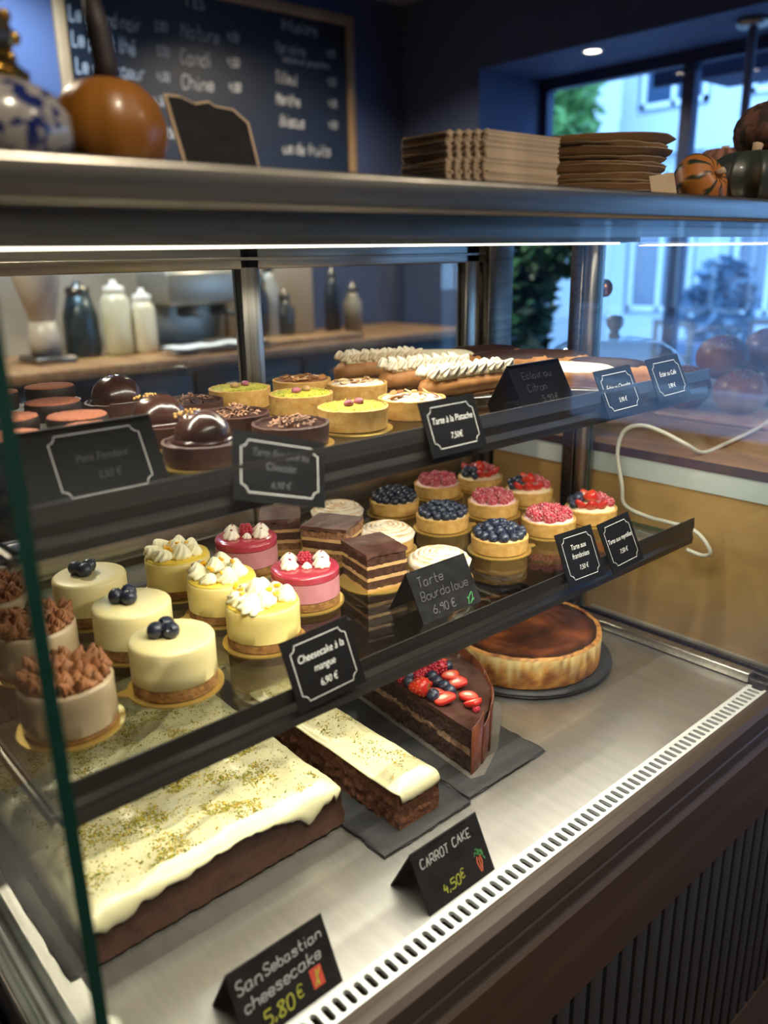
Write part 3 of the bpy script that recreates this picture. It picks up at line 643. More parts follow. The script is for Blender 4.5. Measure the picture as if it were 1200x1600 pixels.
rail_card(*rc(.783, 1.2895, .053, rad(26)), rad(26), rad(1), 'black price card for chocolate eclair on the upper rail, just right of the tent card', (('Éclair au Chocolat', .005, .0075), ('5,90 €', -.010, .007)), .070, .053)
rail_card(*rc(.884, 1.293, .053, rad(26)), rad(26), rad(1), 'black price card for coffee eclair at the right end of the upper rail', (('Éclair au Café', .005, .008), ('5,90 €', -.010, .007)), .070, .052)
rail_card(*rc(.3665, 1.1065, .060, TL), TL, rad(2), 'black price card for mango cheesecake on the lower rail, above the carrot cake slice', (('Cheesecake à la', .0105, .0092), ('mangue', -.0005, .0088), ('6,90 €', -.0135, .0085)), .071, .060)
rail_card(*rc(.729, 1.108, .060, rad(25)), rad(25), rad(-2), 'black price card for raspberry tart on the lower rail, left one of the right-hand pair', (('Tarte aux', .011, .0085), ('framboises', .001, .0085), ('7,50 €', -.0125, .0075)), .066, .060)
rail_card(*rc(.8085, 1.105, .058, rad(25)), rad(25), rad(2), 'black price card for blueberry tart at the right end of the lower rail', (('Tarte aux myrtilles', .005, .0078), ('7,50 €', -.010, .0075)), .065, .060)

def tent(x, yf, z, w_, h_, half, label, m_):
    """folded tent card; x = centre, yf = front foot"""
    t = thing('tent_card', label, 'tent card', (x, yf+half, z)); tl = atan2(half, h_); L = sqrt(h_*h_+half*half)
    f = obj('front_panel', card_body(w_, L), m_, t, smooth=False)
    f.matrix_local = Matrix.Translation((0, -half/2, h_/2)) @ Matrix.Rotation(rad(90)-tl, 4, 'X')
    b = obj('back_panel', card_body(w_, L), m_, t, smooth=False)
    b.matrix_local = Matrix.Translation((0, half/2, h_/2)) @ Matrix.Rotation(pi, 4, 'Z') @ Matrix.Rotation(rad(90)-tl, 4, 'X')
    return t, f, L
t, f, L = tent(.234, .583, ZU, .107, .052, .028, 'wide black tent card for the small fondants at the left of the upper shelf', M['card'])
b = border(.082, L, .0055, .0055, .0008); o = obj('border_line', b, M['white_print'], f, smooth=False); o.location = (.005, -.002, 0)
font('lettering', 'Petit Fondant', .0088, M['chalk_dim'], f, .006, .002, bold=0, sx=.9); font('lettering', '2,50 €', .0082, M['chalk_dim'], f, .008, -.0125, sx=.9)
t, f, L = tent(.765, .575, ZU, .094, .048, .028, 'plain black tent card with faint chalk writing on the upper shelf by the meringue eclairs', M['card'])
R = random.Random(5); m_ = MB(); chalk(m_, 'Éclair au', -.030, .008, .0085, .0009, R); chalk(m_, 'Citron', -.028, -.007, .0085, .0009, R); chalk(m_, '5,90 €', -.010, -.022, .0075, .0009, R); o = obj('lettering', m_, M['chalk_dim'], f, smooth=False); o.location.z = .0005; o['kind'] = 'stuff'; o['kind'] = 'stuff'
t, f, L = tent(.581, .552, ZM, .088, .049, .027, 'black tent card with grey chalk writing, before the meringue tarts', M['slateboard'])
m_ = MB(); chalk(m_, 'Tarte', -.034, .009, .0105, .0011, R); chalk(m_, 'Bourdaloue', -.036, -.006, .0095, .001, R); chalk(m_, '6,90 €', -.026, -.022, .0085, .001, R); o = obj('lettering', m_, M['chalk_dim'], f, smooth=False); o.location.z = .0005; o['kind'] = 'stuff'; o['kind'] = 'stuff'
m_ = MB()
for p in ([(.025, -.026), (.028, -.019), (.034, -.014)], [(.028, -.026), (.033, -.021), (.035, -.015)], [(.027, -.023), (.026, -.018)], [(.031, -.024), (.035, -.022)]): m_.ribbon(p, .0012)
o = obj('leaf_drawing', m_, M['chalk_green'], f, smooth=False); o.location.z = .0005; o['kind'] = 'stuff'; o['kind'] = 'stuff'
t, f, L = tent(.449, .411, ZD, .086, .0495, .026, 'black chalk tent card for carrot cake with a small carrot drawing, on the steel deck', M['slateboard'])
m_ = MB(); R = random.Random(2); chalk(m_, 'CARROT', -.036, .0105, .0078, .0011, R, .1); chalk(m_, 'CAKE', .005, .0115, .0078, .0011, R, .1); o = obj('lettering', m_, M['chalk'], f, smooth=False); o.location.z = .0005; o['kind'] = 'stuff'; o['kind'] = 'stuff'
m_ = MB(); chalk(m_, '4,50', -.020, -.0195, .0085, .0011, R, .1); chalk(m_, '€', .003, -.0165, .0080, .0008, R, .1); o = obj('price_lettering', m_, M['chalk_yellow'], f, smooth=False); o.location.z = .0005; o['kind'] = 'stuff'; o['kind'] = 'stuff'
m_ = MB(); m_.ribbon([(.027, -.008), (.0255, -.013), (.0275, -.022)], .0013); m_.ribbon([(.031, -.008), (.0315, -.014), (.0285, -.022)], .0013); m_.ribbon([(.029, -.009), (.0285, -.019)], .0012); o = obj('carrot_drawing', m_, M['chalk_orange'], f, smooth=False); o.location.z = .0005; o['kind'] = 'stuff'; o['kind'] = 'stuff'
m_ = MB()
for p in ([(.029, -.007), (.026, -.0035), (.024, -.007)], [(.029, -.007), (.030, -.002), (.027, -.0015)], [(.029, -.006), (.034, -.004), (.035, -.009)], [(.03, -.007), (.0335, -.008), (.036, -.014)], [(.028, -.006), (.031, -.003), (.034, -.0065)]): m_.ribbon(p, .0013)
o = obj('carrot_top_drawing', m_, M['chalk_green'], f, smooth=False); o.location.z = .0006
t, f, L = tent(.2635, .411, ZD, .089, .0495, .026, 'black chalk tent card for San Sebastian cheesecake, frontmost on the steel deck', M['slateboard'])
m_ = MB(); R = random.Random(4); chalk(m_, 'San', -.040, .0095, .0098, .0012, R); chalk(m_, 'Sebastian', -.0155, .0105, .0080, .0011, R, dy=.03); chalk(m_, 'cheesecake', -.038, -.0055, .0092, .0012, R, dy=.06)
o = obj('lettering', m_, M['chalk'], f, smooth=False); o.location.z = .0005; o['kind'] = 'stuff'; o['kind'] = 'stuff'
m_ = MB(); chalk(m_, '5,80', -.026, -.0215, .0105, .0014, R); chalk(m_, '€', .0045, -.0185, .009, .001, R); o = obj('price_lettering', m_, M['chalk_yellow'], f, smooth=False); o.location.z = .0005; o['kind'] = 'stuff'; o['kind'] = 'stuff'
m_ = MB(); m_.box(.019, .030, -.020, -.005, .0003, .0006); o = obj('cake_drawing', m_, M['chalk_red'], f, smooth=False)
m_ = MB(); m_.ribbon([(.021, -.0185), (.028, -.0068)], .0012, .0009); m_.ribbon([(.0245, -.0185), (.0245, -.0068)], .0014, .0009); o = obj('cake_filling_drawing', m_, M['chalk_yellow'], f, smooth=False)

# ---------------------------------------------------------------- small pieces shared by many pastries
def blueberry_mesh(m_):
    b = MB(); r = 1
    prof = [(.05, -1), (.45, -.90), (.80, -.62), (.985, -.2), (.985, .22), (.82, .62), (.55, .86), (.42, .93), (.40, .99), (.33, .98), (.26, .84), (.05, .80)]
    def fn(a, k, rr, z):
        if k in (8, 9): z += .07*cos(5*a); rr += .03*cos(5*a)
        return rr, z, a
    b.lathe(prof, 12, fn); return mesh_of('blueberry', b, m_)
BB, BBR = blueberry_mesh(M['blueberry']), blueberry_mesh(M['blueberry_ripe'])
def raspberry_mesh(m_):
    b = MB(); n = 0
    for j, (z, rr) in enumerate(((-.75, .55), (-.42, .78), (-.05, .84), (.30, .74), (.62, .52), (.86, .22))):
        k = max(4, int(rr*11))
        for i in range(k):
            a = 2*pi*(i+.5*(j % 2))/k; b.ball(rr*cos(a), rr*sin(a), z, .235, nu=6, nv=4)
    b.ball(0, 0, 0, .8, .8, .9, 8, 6)
    return mesh_of('raspberry', b, m_)
RB, RBS = raspberry_mesh(M['raspberry']), raspberry_mesh(M['raspberry_sugar'])
def strawberry_mesh():
    b = MB(); prof = [(.03, -1.15), (.3, -.98), (.55, -.65), (.75, -.2), (.82, .2), (.72, .52), (.4, .68), (.1, .66)]
    b.lathe(prof, 14); b.mi = 1
    for k in range(46):
        z = -1+1.5*(k/46); a = k*2.4
        r = .03
        for (r0, z0), (r1, z1) in zip(prof, prof[1:]):
            if z0 <= z <= z1: r = r0+(r1-r0)*(z-z0)/(z1-z0)
        b.ball(r*cos(a), r*sin(a), z, .035, .035, .055, 5, 3)
    b.mi = 2
    for k in range(6):
        a = 2*pi*k/6; i = [b.vert(*p) for p in ((.1*cos(a+.8), .1*sin(a+.8), .70), (.5*cos(a), .5*sin(a), .66), (.1*cos(a-.8), .1*sin(a-.8), .70), (.2*cos(a), .2*sin(a), .74))]; b.face(*i)
    return mesh_of('strawberry', b, [M['strawberry'], M['seed'], M['leafgreen']])
def straw_half_mesh():
    """half strawberry lying on its skin: the cut face looks up (+Z), tip along -Y"""
    b = MB(); out = []
    n = 18
    for i in range(n):
        a = 2*pi*i/n; x = sin(a); y = cos(a); k = .74 if y > 0 else 1.1; wx = .8*(1-.38*max(0, -y)); out.append((x*wx, y*k))
    red, pink, pale = lin('#b8261f'), lin('#dd7a66'), lin('#f3d8c4')
    rim = [b.vert(x, y, 0, red) for x, y in out]; r1 = [b.vert(x*.82, y*.82, .03, lin('#cf4a3a')) for x, y in out]; r2 = [b.vert(x*.45, y*.5, .02, pink) for x, y in out]; r3 = [b.vert(x*.2, y*.3, .0, pale) for x, y in out]; c = b.vert(0, .02, -.03, pale)
    b.bridge(rim, r1); b.bridge(r1, r2); b.bridge(r2, r3)
    for i in range(n): b.face(r3[i], r3[(i+1) % n], c)
    d1 = [b.vert(x*.95, y*.95, -.3, red) for x, y in out]; d2 = [b.vert(x*.5, y*.5, -.58, red) for x, y in out]; b.bridge(d1, rim); b.bridge(d2, d1); b.face(*reversed(d2))
    return mesh_of('strawberry_half', b, M['straw_cut'])
SB, SH = strawberry_mesh(), straw_half_mesh()

def dollop(mb, r, h, lobes=7, twist=1.2, n=28, rings=9, depth=.22, cx=0, cy=0, z=0, tip=(0, 0), c0=None, c1=None):
    """piped star rosette"""
    rs = []
    for k in range(rings+1):
        t = k/rings; rr = r*(1.0-.25*(1-min(1, t*5))**2)*(1-t)**.62 + .02*r
        ring = []
        for i in range(n):
            a = 2*pi*i/n; q = 1-depth*(.5-.5*cos(lobes*a))*(1-.3*t); aa = a+twist*t
            col = None
            if c0: col = tuple(c0[j]+(c1[j]-c0[j])*min(1, max(0, (q-1+depth)/depth*.6+t*.5)) for j in range(3))+(1,)
            ring.append(mb.vert(cx+rr*q*cos(aa)+tip[0]*t*t, cy+rr*q*sin(aa)+tip[1]*t*t, z+h*(t**.85), col))
        rs.append(ring)
    for a, b in zip(rs, rs[1:]): mb.bridge(a, b)
    mb.face(*reversed(rs[0])); mb.face(*rs[-1])
def dmesh(name, m_, *a, **k):
    b = MB(); dollop(b, *a, **k); return mesh_of(name, b, m_)
D_CREAM = dmesh('cream_rosette', M['cream'], .0125, .016, 8, 1.0, depth=.3)
D_CREAM2 = dmesh('cream_shell', M['cream'], .0135, .013, 7, 1.6, depth=.3, tip=(.006, 0))
D_PINK = dmesh('cream_rosette', M['cream_pink'], .0085, .0088, 7, .5, depth=.32)
D_CAR = dmesh('mousse_wisp', M['caramel'], .0058, .0125, 6, 1.5, 24, 7, depth=.5, tip=(.004, .001))
D_CAR2 = dmesh('mousse_wisp', M['caramel'], .0062, .0105, 6, 2.2, 24, 7, depth=.5, tip=(-.004, .002))

def board_round(x, y, z, r, label, tab=None):
    m_ = MB(); n = 48; P = []
    for i in range(n):
        a = 2*pi*i/n; rr = r
        if tab is not None:
            d = (a-tab+pi) % (2*pi)-pi
            if abs(d) < .17: rr = r+.010*sqrt(max(0, 1-(d/.17)**2))
        P.append((rr*cos(a), rr*sin(a)))
    m_.prism(P, 0, .0015); o = obj('cake_board', m_, M['gold'], smooth=False, loc=(x, y, z)); return tag(o, label, 'cake board', 'gold boards under the pastries')
ZB = .0015
POS3 = ('rearmost', 'middle', 'frontmost')

# ---------------------------------------------------------------- lower shelf: small cheesecakes
def cyl_cake(name, label, cat, x, y, z, r, layers, group, rz=0):
    t = thing(name, label, cat, (x, y, z), rz, group); z0 = 0
    for nm, h_, m_, top in layers:
        b = MB(); n = 56
        def fn(a, k, rr, zz, nm=nm):
            f = 1+.006*fbm(3*cos(a), 3*sin(a), zz*90+x*40) ; return rr*f, zz, a
        if top: prof = [(r-.0012, z0), (r, z0+.001), (r, z0+h_*.35), (r, z0+h_*.7), (r, z0+h_-.003), (r-.0008, z0+h_-.0012), (r-.0028, z0+h_), (r*.6, z0+h_+.0002), (r*.2, z0+h_)]
        else: prof = [(r-.002, z0), (r-.0002, z0+.001), (r-.0002, z0+h_)]
        b.lathe(prof, n, fn); obj(nm, b, m_, t, angle=50); z0 += h_
    return t, z0
for i, (x, y) in enumerate(((.297, .813), (.297, .712), (.290, .617))):
    board_round(x, y, ZM, .0425, 'gold cake board under the %s plain blueberry cheesecake' % POS3[i], tab=rad(160) if i == 2 else None)
    t, h_ = cyl_cake('blueberry_cheesecake', '%s of the three pale round cheesecakes topped with three blueberries' % POS3[i], 'cheesecake', x, y, ZM+ZB, .0375, (('crust', .011, M['crust'], 0), ('cheese_body', .036, M['cheese'], 1)), 'blueberry cheesecakes on the lower shelf')
    for k in range(3):
        a = rad(20+120*k+15*i); q = .0078
        inst(BBR, 'blueberry', t, (-.004+q*cos(a), .004+q*sin(a), h_+.0066), (rad(random.uniform(30, 80)), 0, random.uniform(0, 6)), .0077)
for i, (x, y) in enumerate(((.400, .814), (.402, .721), (.398, .637))):
    board_round(x, y, ZM, .0415, 'gold cake board under the %s yellow mango cheesecake' % POS3[i], tab=rad(165) if i == 1 else None)
    t, h_ = cyl_cake('mango_cheesecake', '%s of the three yellow mango cheesecakes piped with whipped cream' % POS3[i], 'cheesecake', x, y, ZM+ZB, .0365, (('crust', .009, M['crust'], 0), ('mango_body', .033, M['mango'], 1)), 'mango cheesecakes on the lower shelf')
    b = MB(); b.lathe([(.0355, h_-.0004), (.035, h_+.0009), (.01, h_+.0011)], 40, cap0=False); obj('mango_glaze', b, M['mango_gel'], t)
    R = random.Random(20+i)
    sp = [(-.022, -.012), (-.005, -.019), (.014, -.017), (-.021, .010), (-.003, .002), (.016, .001), (-.006, .021), (.012, .019)]
    for k, (dx, dy) in enumerate(sp):
        s = R.uniform(.85, 1.15); hh = .013 if k == 4 else 0
        inst(D_CREAM if k % 3 else D_CREAM2, 'cream_rosette', t, (dx+R.uniform(-.002, .002), dy+R.uniform(-.002, .002), h_+.0008+hh*.35), (R.uniform(-.25, .25), R.uniform(-.25, .25), R.uniform(0, 6)), s)
    for k in range(9):
        b = MB(); b.rbox(-.003, .003, -.0012, .0012, -.0015, .0015, .0005); a = R.uniform(0, 6); q = R.uniform(.003, .024)
        if k == 0: mbit = mesh_of('mango_bit', b, M['mango_bit'])
        inst(mbit, 'mango_bit', t, (q*cos(a)-.003, q*sin(a), h_+.0145+R.uniform(-.004, .001)), (R.uniform(-.6, .6), R.uniform(-.6, .6), R.uniform(0, 6)), R.uniform(.7, 1.3))
for i, (x, y) in enumerate(((.493, .816), (.486, .686))):
    w_ = ('rear', 'front')[i]
    board_round(x, y, ZM, .042, 'gold cake board under the %s pink raspberry cheesecake' % w_)
    t, h_ = cyl_cake('raspberry_cheesecake', '%s one of the two pink cheesecakes with red jelly, cream rosettes and a raspberry' % w_, 'cheesecake', x, y, ZM+ZB, .0375, (('crust', .009, M['crust'], 0), ('raspberry_body', .022, M['rasp_mousse'], 0), ('raspberry_jelly', .010, M['rasp_gel'], 1)), 'raspberry cheesecakes on the lower shelf', rad(-35))
    inst(RB, 'raspberry', t, (0, .004, h_+.0068), (rad(160), 0, 0), .0078)
    for k, (dx, dy) in enumerate(((-.017, -.009), (-.017, .010), (.018, -.008), (.018, .011), (.002, -.010))):
        inst(D_PINK, 'cream_rosette', t, (dx, dy, h_), (0, 0, k), 1.38 if k < 4 else .8)
        b = MB()
        if k == 0:
            b.rbox(-.0016, .0016, -.001, .001, 0, .001, .0003); pm = mesh_of('petal', b, M['petal'])
        if k < 4: inst(pm, 'petal', t, (dx+.001, dy-.002, h_+.0112), (.5, .3, k*1.3))
# caramel topped mousse cakes
for i, (x, y) in enumerate(((.206, .842), (.212, .738), (.195, .617))):
    board_round(x, y, ZM, .0425, 'gold cake board under the %s brown-topped mousse cake' % POS3[i])
    t, h_ = cyl_cake('caramel_mousse_cake', '%s of the three mousse cakes with spiky brown piping, by the left glass' % POS3[i], 'mousse cake', x, y, ZM+ZB, .0375, (('crust', .004, M['crust'], 0), ('mousse_body', .038, M['film'], 1)), 'caramel mousse cakes on the lower shelf')
    b = MB(); b.lathe([(.034, h_-.001), (.034, h_+.003), (.02, h_+.006), (.003, h_+.006)], 28, lambda a, k, r, z: (r*(1+.03*sin(9*a)), z, a)); obj('mousse_base', b, M['caramel'], t)
    R = random.Random(40+i)
    for q, n in ((.0315, 23), (.0235, 17), (.0145, 11), (.005, 4)):
        for k in range(n):
            a = 2*pi*(k+R.uniform(-.2, .2))/n
            inst(D_CAR if R.random() < .6 else D_CAR2, 'mousse_wisp', t, (q*cos(a), q*sin(a), h_+.001+.004*(1-q/.031)), (R.uniform(-.35, .35), R.uniform(-.35, .35), a+R.uniform(-.5, .5)), R.uniform(.8, 1.25))

# opera slices
def rough_box(mb, w_, d_, z0, z1, seed, amp=.0006, nx=14, ny=14, over=0, droop=0):
    """slab whose four sides are a little ragged"""
    P = []
    for k in range(nx): P.append((-w_/2+w_*k/nx, -d_/2))
    for k in range(ny): P.append((w_/2, -d_/2+d_*k/ny))
    for k in range(nx): P.append((w_/2-w_*k/nx, d_/2))
    for k in range(ny): P.append((-w_/2, d_/2-d_*k/ny))
    rings = []
    nz = max(1, int((z1-z0)/.004))
    for j in range(nz+1):
        z = z0+(z1-z0)*j/nz; ring = []
        for k, (x, y) in enumerate(P):
            f = amp*fbm(x*320+seed*7, y*320, z*320+seed*3)*2+over; l = sqrt(x*x+y*y); dz = 0
            if droop and j == 0: dz = -droop*max(0, fbm(k*.45+seed*5, seed))
            ring.append(mb.vert(x+f*x/l*1.4, y+f*y/l*1.4, z+dz))
        rings.append(ring)
    for a, b in zip(rings, rings[1:]): mb.bridge(a, b)
    mb.face(*reversed(rings[0])); mb.face(*rings[-1])
for i, (x, y, rz, w_, d_) in enumerate(((.572, .858, -35, .050, .066), (.596, .777, 28, .056, .060), (.579, .678, -12, .052, .062))):
    b = MB(); R = random.Random(i); b.prism([(.043*cos(2*pi*k/40), .043*sin(2*pi*k/40)) for k in range(40)], 0, .0015)
    tag(obj('cake_board', b, M['gold'], smooth=False, loc=(x, y, ZM)), 'gold cake board under the %s layered chocolate slice' % POS3[i], 'cake board', 'gold boards under the pastries')
    t = thing('opera_slice', '%s of the three square layered coffee and chocolate slices with dark glaze' % POS3[i], 'cake slice', (x, y, ZM+ZB), rad(rz), 'opera slices on the lower shelf')
    z = 0
    for nm, h_, m_ in (('cream_layer', .003, 'opera_cream'), ('sponge_layer', .009, 'opera_dark' if i == 2 else 'opera_sponge'), ('cream_layer', .0045, 'opera_cream'), ('sponge_layer', .010, 'opera_dark'), ('cream_layer', .004, 'opera_cream'), ('sponge_layer', .011, 'opera_dark' if i != 1 else 'opera_sponge')):
        b = MB(); rough_box(b, w_, d_, z, z+h_, i*10+z*900, .0007 if 'sponge' in nm else .0003); obj(nm, b, M[m_], t, angle=40); z += h_
    b = MB(); rough_box(b, w_, d_, z, z+.0035, i+.5, .0006, over=.0008, droop=.006); obj('glaze', b, M['choc_top'], t, angle=50)

# tart shells
def tart_shell(r, h_, m_, wall=.0032, fill=.7):
    b = MB()
    prof = [(r-.0035, 0), (r-.001, .0012), (r, .5*h_), (r+.0004, h_-.0006), (r-.0008, h_), (r-wall+.0006, h_), (r-wall, h_-.001), (r-wall-.0003, h_*fill), (.002, h_*fill)]
    b.lathe(prof, 52, lambda a, k, rr, z: (rr*(1+.006*fbm(2*cos(a), 2*sin(a), z*60)), z+(.0007*fbm(4*cos(a), 4*sin(a), r*100) if 3 <= k <= 5 else 0), a)); return b
SH_ME = {}
def tart(name, label, x, y, z, r, h_, m_, group, rz=0, fill=.7, board=True, lbl_board='', tab=None):
    if board: board_round(x, y, z, r+.0045, lbl_board, tab)
    t = thing(name, label, 'tartlet', (x, y, z+(ZB if board else 0)), rz, group)
    k = (m_, round(h_, 4))
    if k not in SH_ME: SH_ME[k] = mesh_of('tart_shell', tart_shell(.0365, h_, M[m_], fill=fill), M[m_], 45)
    s = r/.0365; inst(SH_ME[k], 'tart_shell', t, sc=(s, s, 1)); return t
def filling(t, r, z, m_, dome=.001, name='filling'):
    b = MB(); b.lathe([(r, z-.0012), (r*.97, z), (r*.6, z+dome), (.001, z+dome*1.2)], 36, lambda a, k, rr, zz: (rr, zz+.0005*fbm(5*cos(a)*rr*100, 5*sin(a)*rr*100), a), cap0=False); return obj(name, b, m_, t)
M['custard'] = mat('custard', '#ecd7b0', .45)
M['pink_cream'] = mat('pink_cream', '#f0c9c4', .5)
# meringue swirl tarts
def swirl_mesh():
    b = MB(); nr, na = 26, 96; r = .0375; rows = []
    cw, cb = lin('#e6dcc6'), lin('#bb8344')
    for j in range(nr+1):
        q = j/nr; row = []
        for i in range(na):
            a = 2*pi*i/na; rr = r*q
            ph = (rr/.0062)*2*pi - a*1.0 + .35*sin(3*a); rid = .5+.5*cos(ph); dome = .0095*(1-q**3.2)
            edge = max(0, (q-.85)/.15)
            z = dome+.0030*(rid**.6)*(1-edge)+.0008*fbm(rr*200*cos(a), rr*200*sin(a))
            tt = max(0, min(1, (rid-.30)*1.5*(.62+1.1*fbm(rr*60*cos(a)+4, rr*60*sin(a))) * (1-.6*edge)))
            row.append(b.vert(rr*cos(a)*(1+.012*sin(9*a)*q), rr*sin(a)*(1+.012*sin(9*a)*q), z, tuple(cw[k]+(cb[k]-cw[k])*tt for k in range(3))+(1,)))
        rows.append(row)
    for a, c in zip(rows, rows[1:]): b.bridge(c, a) if False else b.bridge(a, c)
    low = [b.vert(r*.97*cos(2*pi*i/na), r*.97*sin(2*pi*i/na), -.004, cw) for i in range(na)]; b.bridge(rows[-1], low)
    b.f = [tuple(reversed(f)) for f in b.f]; b.f = [tuple(reversed(f)) for f in b.f]
    return mesh_of('meringue_swirl', b, M['lemon_mer'])
SW = swirl_mesh()
for i, (x, y, a) in enumerate(((.675, .868, 0), (.660, .748, 2), (.640, .632, 4))):
    t = tart('meringue_tart', '%s of the three tartlets topped with a toasted white meringue swirl' % POS3[i], x, y, ZM, .0355, .020, 'shell', 'meringue tarts on the lower shelf', a, lbl_board='gold cake board under the %s meringue tartlet' % POS3[i])
    inst(SW, 'meringue_swirl', t, (0, 0, .021))
def pile(t, n, r, z, mesh_, s, R, name, layers=((1.0, .0, 0.0), (.55, .55, 1), (0.12, .9, 2)), sj=.12, flat=1.0, upright=False):
    for q, zz, kk in layers:
        rr = r*q; c = max(1, int(2*pi*rr/(s*2.0)))
        for k in range(c):
            a = 2*pi*(k+R.uniform(-.12, .12))/c+kk
            rot = (R.uniform(-.9, .9), R.uniform(-.9, .9), R.uniform(0, 6)) if not upright else (pi+R.uniform(-.35, .35), R.uniform(-.35, .35), R.uniform(0, 6))
            inst(mesh_, name, t, (rr*cos(a)+R.uniform(-.0006, .0006), rr*sin(a)+R.uniform(-.0006, .0006), z+s*.8+zz*s*flat), rot, s*R.uniform(1-sj, 1+sj))
for i, (x, y) in enumerate(((.776, .860), (.774, .758), (.763, .645))):
    t = tart('blueberry_tart', '%s of the three tartlets heaped with whole blueberries' % POS3[i], x, y, ZM, .0362, .0195, 'shell', 'blueberry tarts on the lower shelf', lbl_board='gold cake board under the %s blueberry tartlet' % POS3[i], tab=rad(-25) if i else None)
    filling(t, .0335, .0188, M['custard']); R = random.Random(60+i)
    pile(t, 0, .0285, .0185, BB if i else BBR, .0062, R, 'blueberry', ((1.0, 0, 0), (.62, .9, .6), (.25, 1.5, 0), (.62, .1, .2), (.2, .3, 0)))
for i, (x, y) in enumerate(((.884, .877), (.873, .752), (.864, .645))):
    t = tart('raspberry_tart', '%s of the three tartlets covered with sugar-dusted raspberries' % POS3[i], x, y, ZM, .0362, .0195, 'shell', 'raspberry tarts on the lower shelf', lbl_board='gold cake board under the %s raspberry tartlet' % POS3[i])
    filling(t, .0338, .0195, M['pink_cream']); R = random.Random(80+i)
    pile(t, 0, .0235, .0188, RBS, .0078, R, 'raspberry', ((1.0, 0, .3), (.35, .55, .9)), upright=True)
for i, (x, y) in enumerate(((.962, .857), (.958, .754), (.946, .634))):
    t = tart('mixed_berry_tart', '%s of the three tartlets with strawberries, raspberries and blueberries together' % POS3[i], x, y, ZM, .0358, .0195, 'shell', 'mixed berry tarts on the lower shelf', lbl_board='gold cake board under the %s mixed berry tartlet' % POS3[i])
    filling(t, .0335, .0192, M['custard'], .004); R = random.Random(90+i); f_ = -rad(35) if i else rad(10)
    def at_(a, q): return q*cos(a+f_), q*sin(a+f_)
    for k, (a, q, zz, s) in enumerate(((2.6, .027, 0, .0068), (2.1, .022, .004, .0062), (3.1, .020, .007, .0066), (2.5, .016, .001, .0062), (3.4, .029, 0, .006))):
        px, py = at_(a, q); inst(BB, 'blueberry', t, (px, py, .026+zz), (R.uniform(-1, 1), R.uniform(-1, 1), 0), s)
    px, py = at_(1.2, .004); inst(SB, 'strawberry', t, (px, py, .034), (rad(75), rad(20), 1.2+f_), .0105)
    for k, (a, q, rz) in enumerate(((-1.9, .021, -1.9), (-1.2, .020, -1.2), (-2.6, .022, -2.5), (1.6, .024, 1.5))):
        px, py = at_(a, q); inst(SH, 'strawberry_half', t, (px, py, .0285), (rad(-38), rad(10*k-15), rz+f_+pi/2), .0115)
    for k, (a, q, zz) in enumerate(((-.25, .024, 0), (.45, .023, 0), (.1, .014, .006), (1.0, .025, .001))):
        px, py = at_(a, q); inst(RBS, 'raspberry', t, (px, py, .0255+zz), (pi+.2, .2*k, 0), .0078)

# ---------------------------------------------------------------- upper shelf
R = random.Random(1)
# small fondants in pleated paper cups
cup = MB(); n = 72
cup.lathe([(.019, 0), (.0215, .001), (.0285, .022), (.0300, .0235), (.0290, .0225), (.0212, .002)], n, lambda a, k, r, z: (r*(1+(.045 if k in (2, 3, 4) else .02)*cos(24*a)), z+(.0016*fbm(3*cos(a), 3*sin(a)) if k in (2, 3, 4) else 0), a), cap0=True, cap1=False)
CUP = mesh_of('paper_cup', cup, M['paper'])
fb = MB(); fb.lathe([(.0205, .002), (.0225, .012), (.0258, .030), (.0264, .036), (.0255, .0392)], 40, lambda a, k, r, z: (r*(1+.012*fbm(2.5*cos(a), 2.5*sin(a), k)), z, a), cap1=False); FB = mesh_of('fondant_body', fb, mat('fondant_dark', '#241511', .6, bump=.3, bs=150), 60)
ft = MB(); ft.lathe([(.0255, .0390), (.0248, .0402), (.015, .0405), (.001, .0405)], 40, lambda a, k, r, z: (r*(1+.012*fbm(2.5*cos(a), 2.5*sin(a), 4)), z+.0006*fbm(r*200*cos(a), r*200*sin(a)), a), cap0=False); FT = mesh_of('cocoa_top', ft, M['cocoa'])
for x, y, dz, lab in ((.258, .912, .006, 'small cocoa-dusted fondant at the very back of the upper shelf, dark in shade'), (.318, .912, 0, 'small cocoa-dusted fondant, second from the back by the rear glass'), (.282, .806, 0, 'small cocoa-dusted fondant between the back row and the tent card'), (.270, .716, 0, 'small cocoa-dusted fondant, right one of the pair close behind the tent card'), (.258, .654, -.004, 'small cocoa-dusted fondant touching the top edge of the tent card'), (.232, .868, 0, 'small cocoa-dusted fondant at the left edge of the photo, highest of the left column'), (.222, .752, 0, 'small cocoa-dusted fondant at the left edge of the photo, middle of the left column'), (.197, .668, 0, 'small cocoa-dusted fondant at the left edge of the photo, lowest of the left column')):
    t = thing('chocolate_fondant', lab, 'chocolate cake', (x, y, ZU), R.uniform(0, 6), 'small fondants on the upper shelf')
    inst(CUP, 'paper_cup', t); inst(FB, 'fondant_body', t, (0, 0, dz*.0)); inst(FT, 'cocoa_top', t)
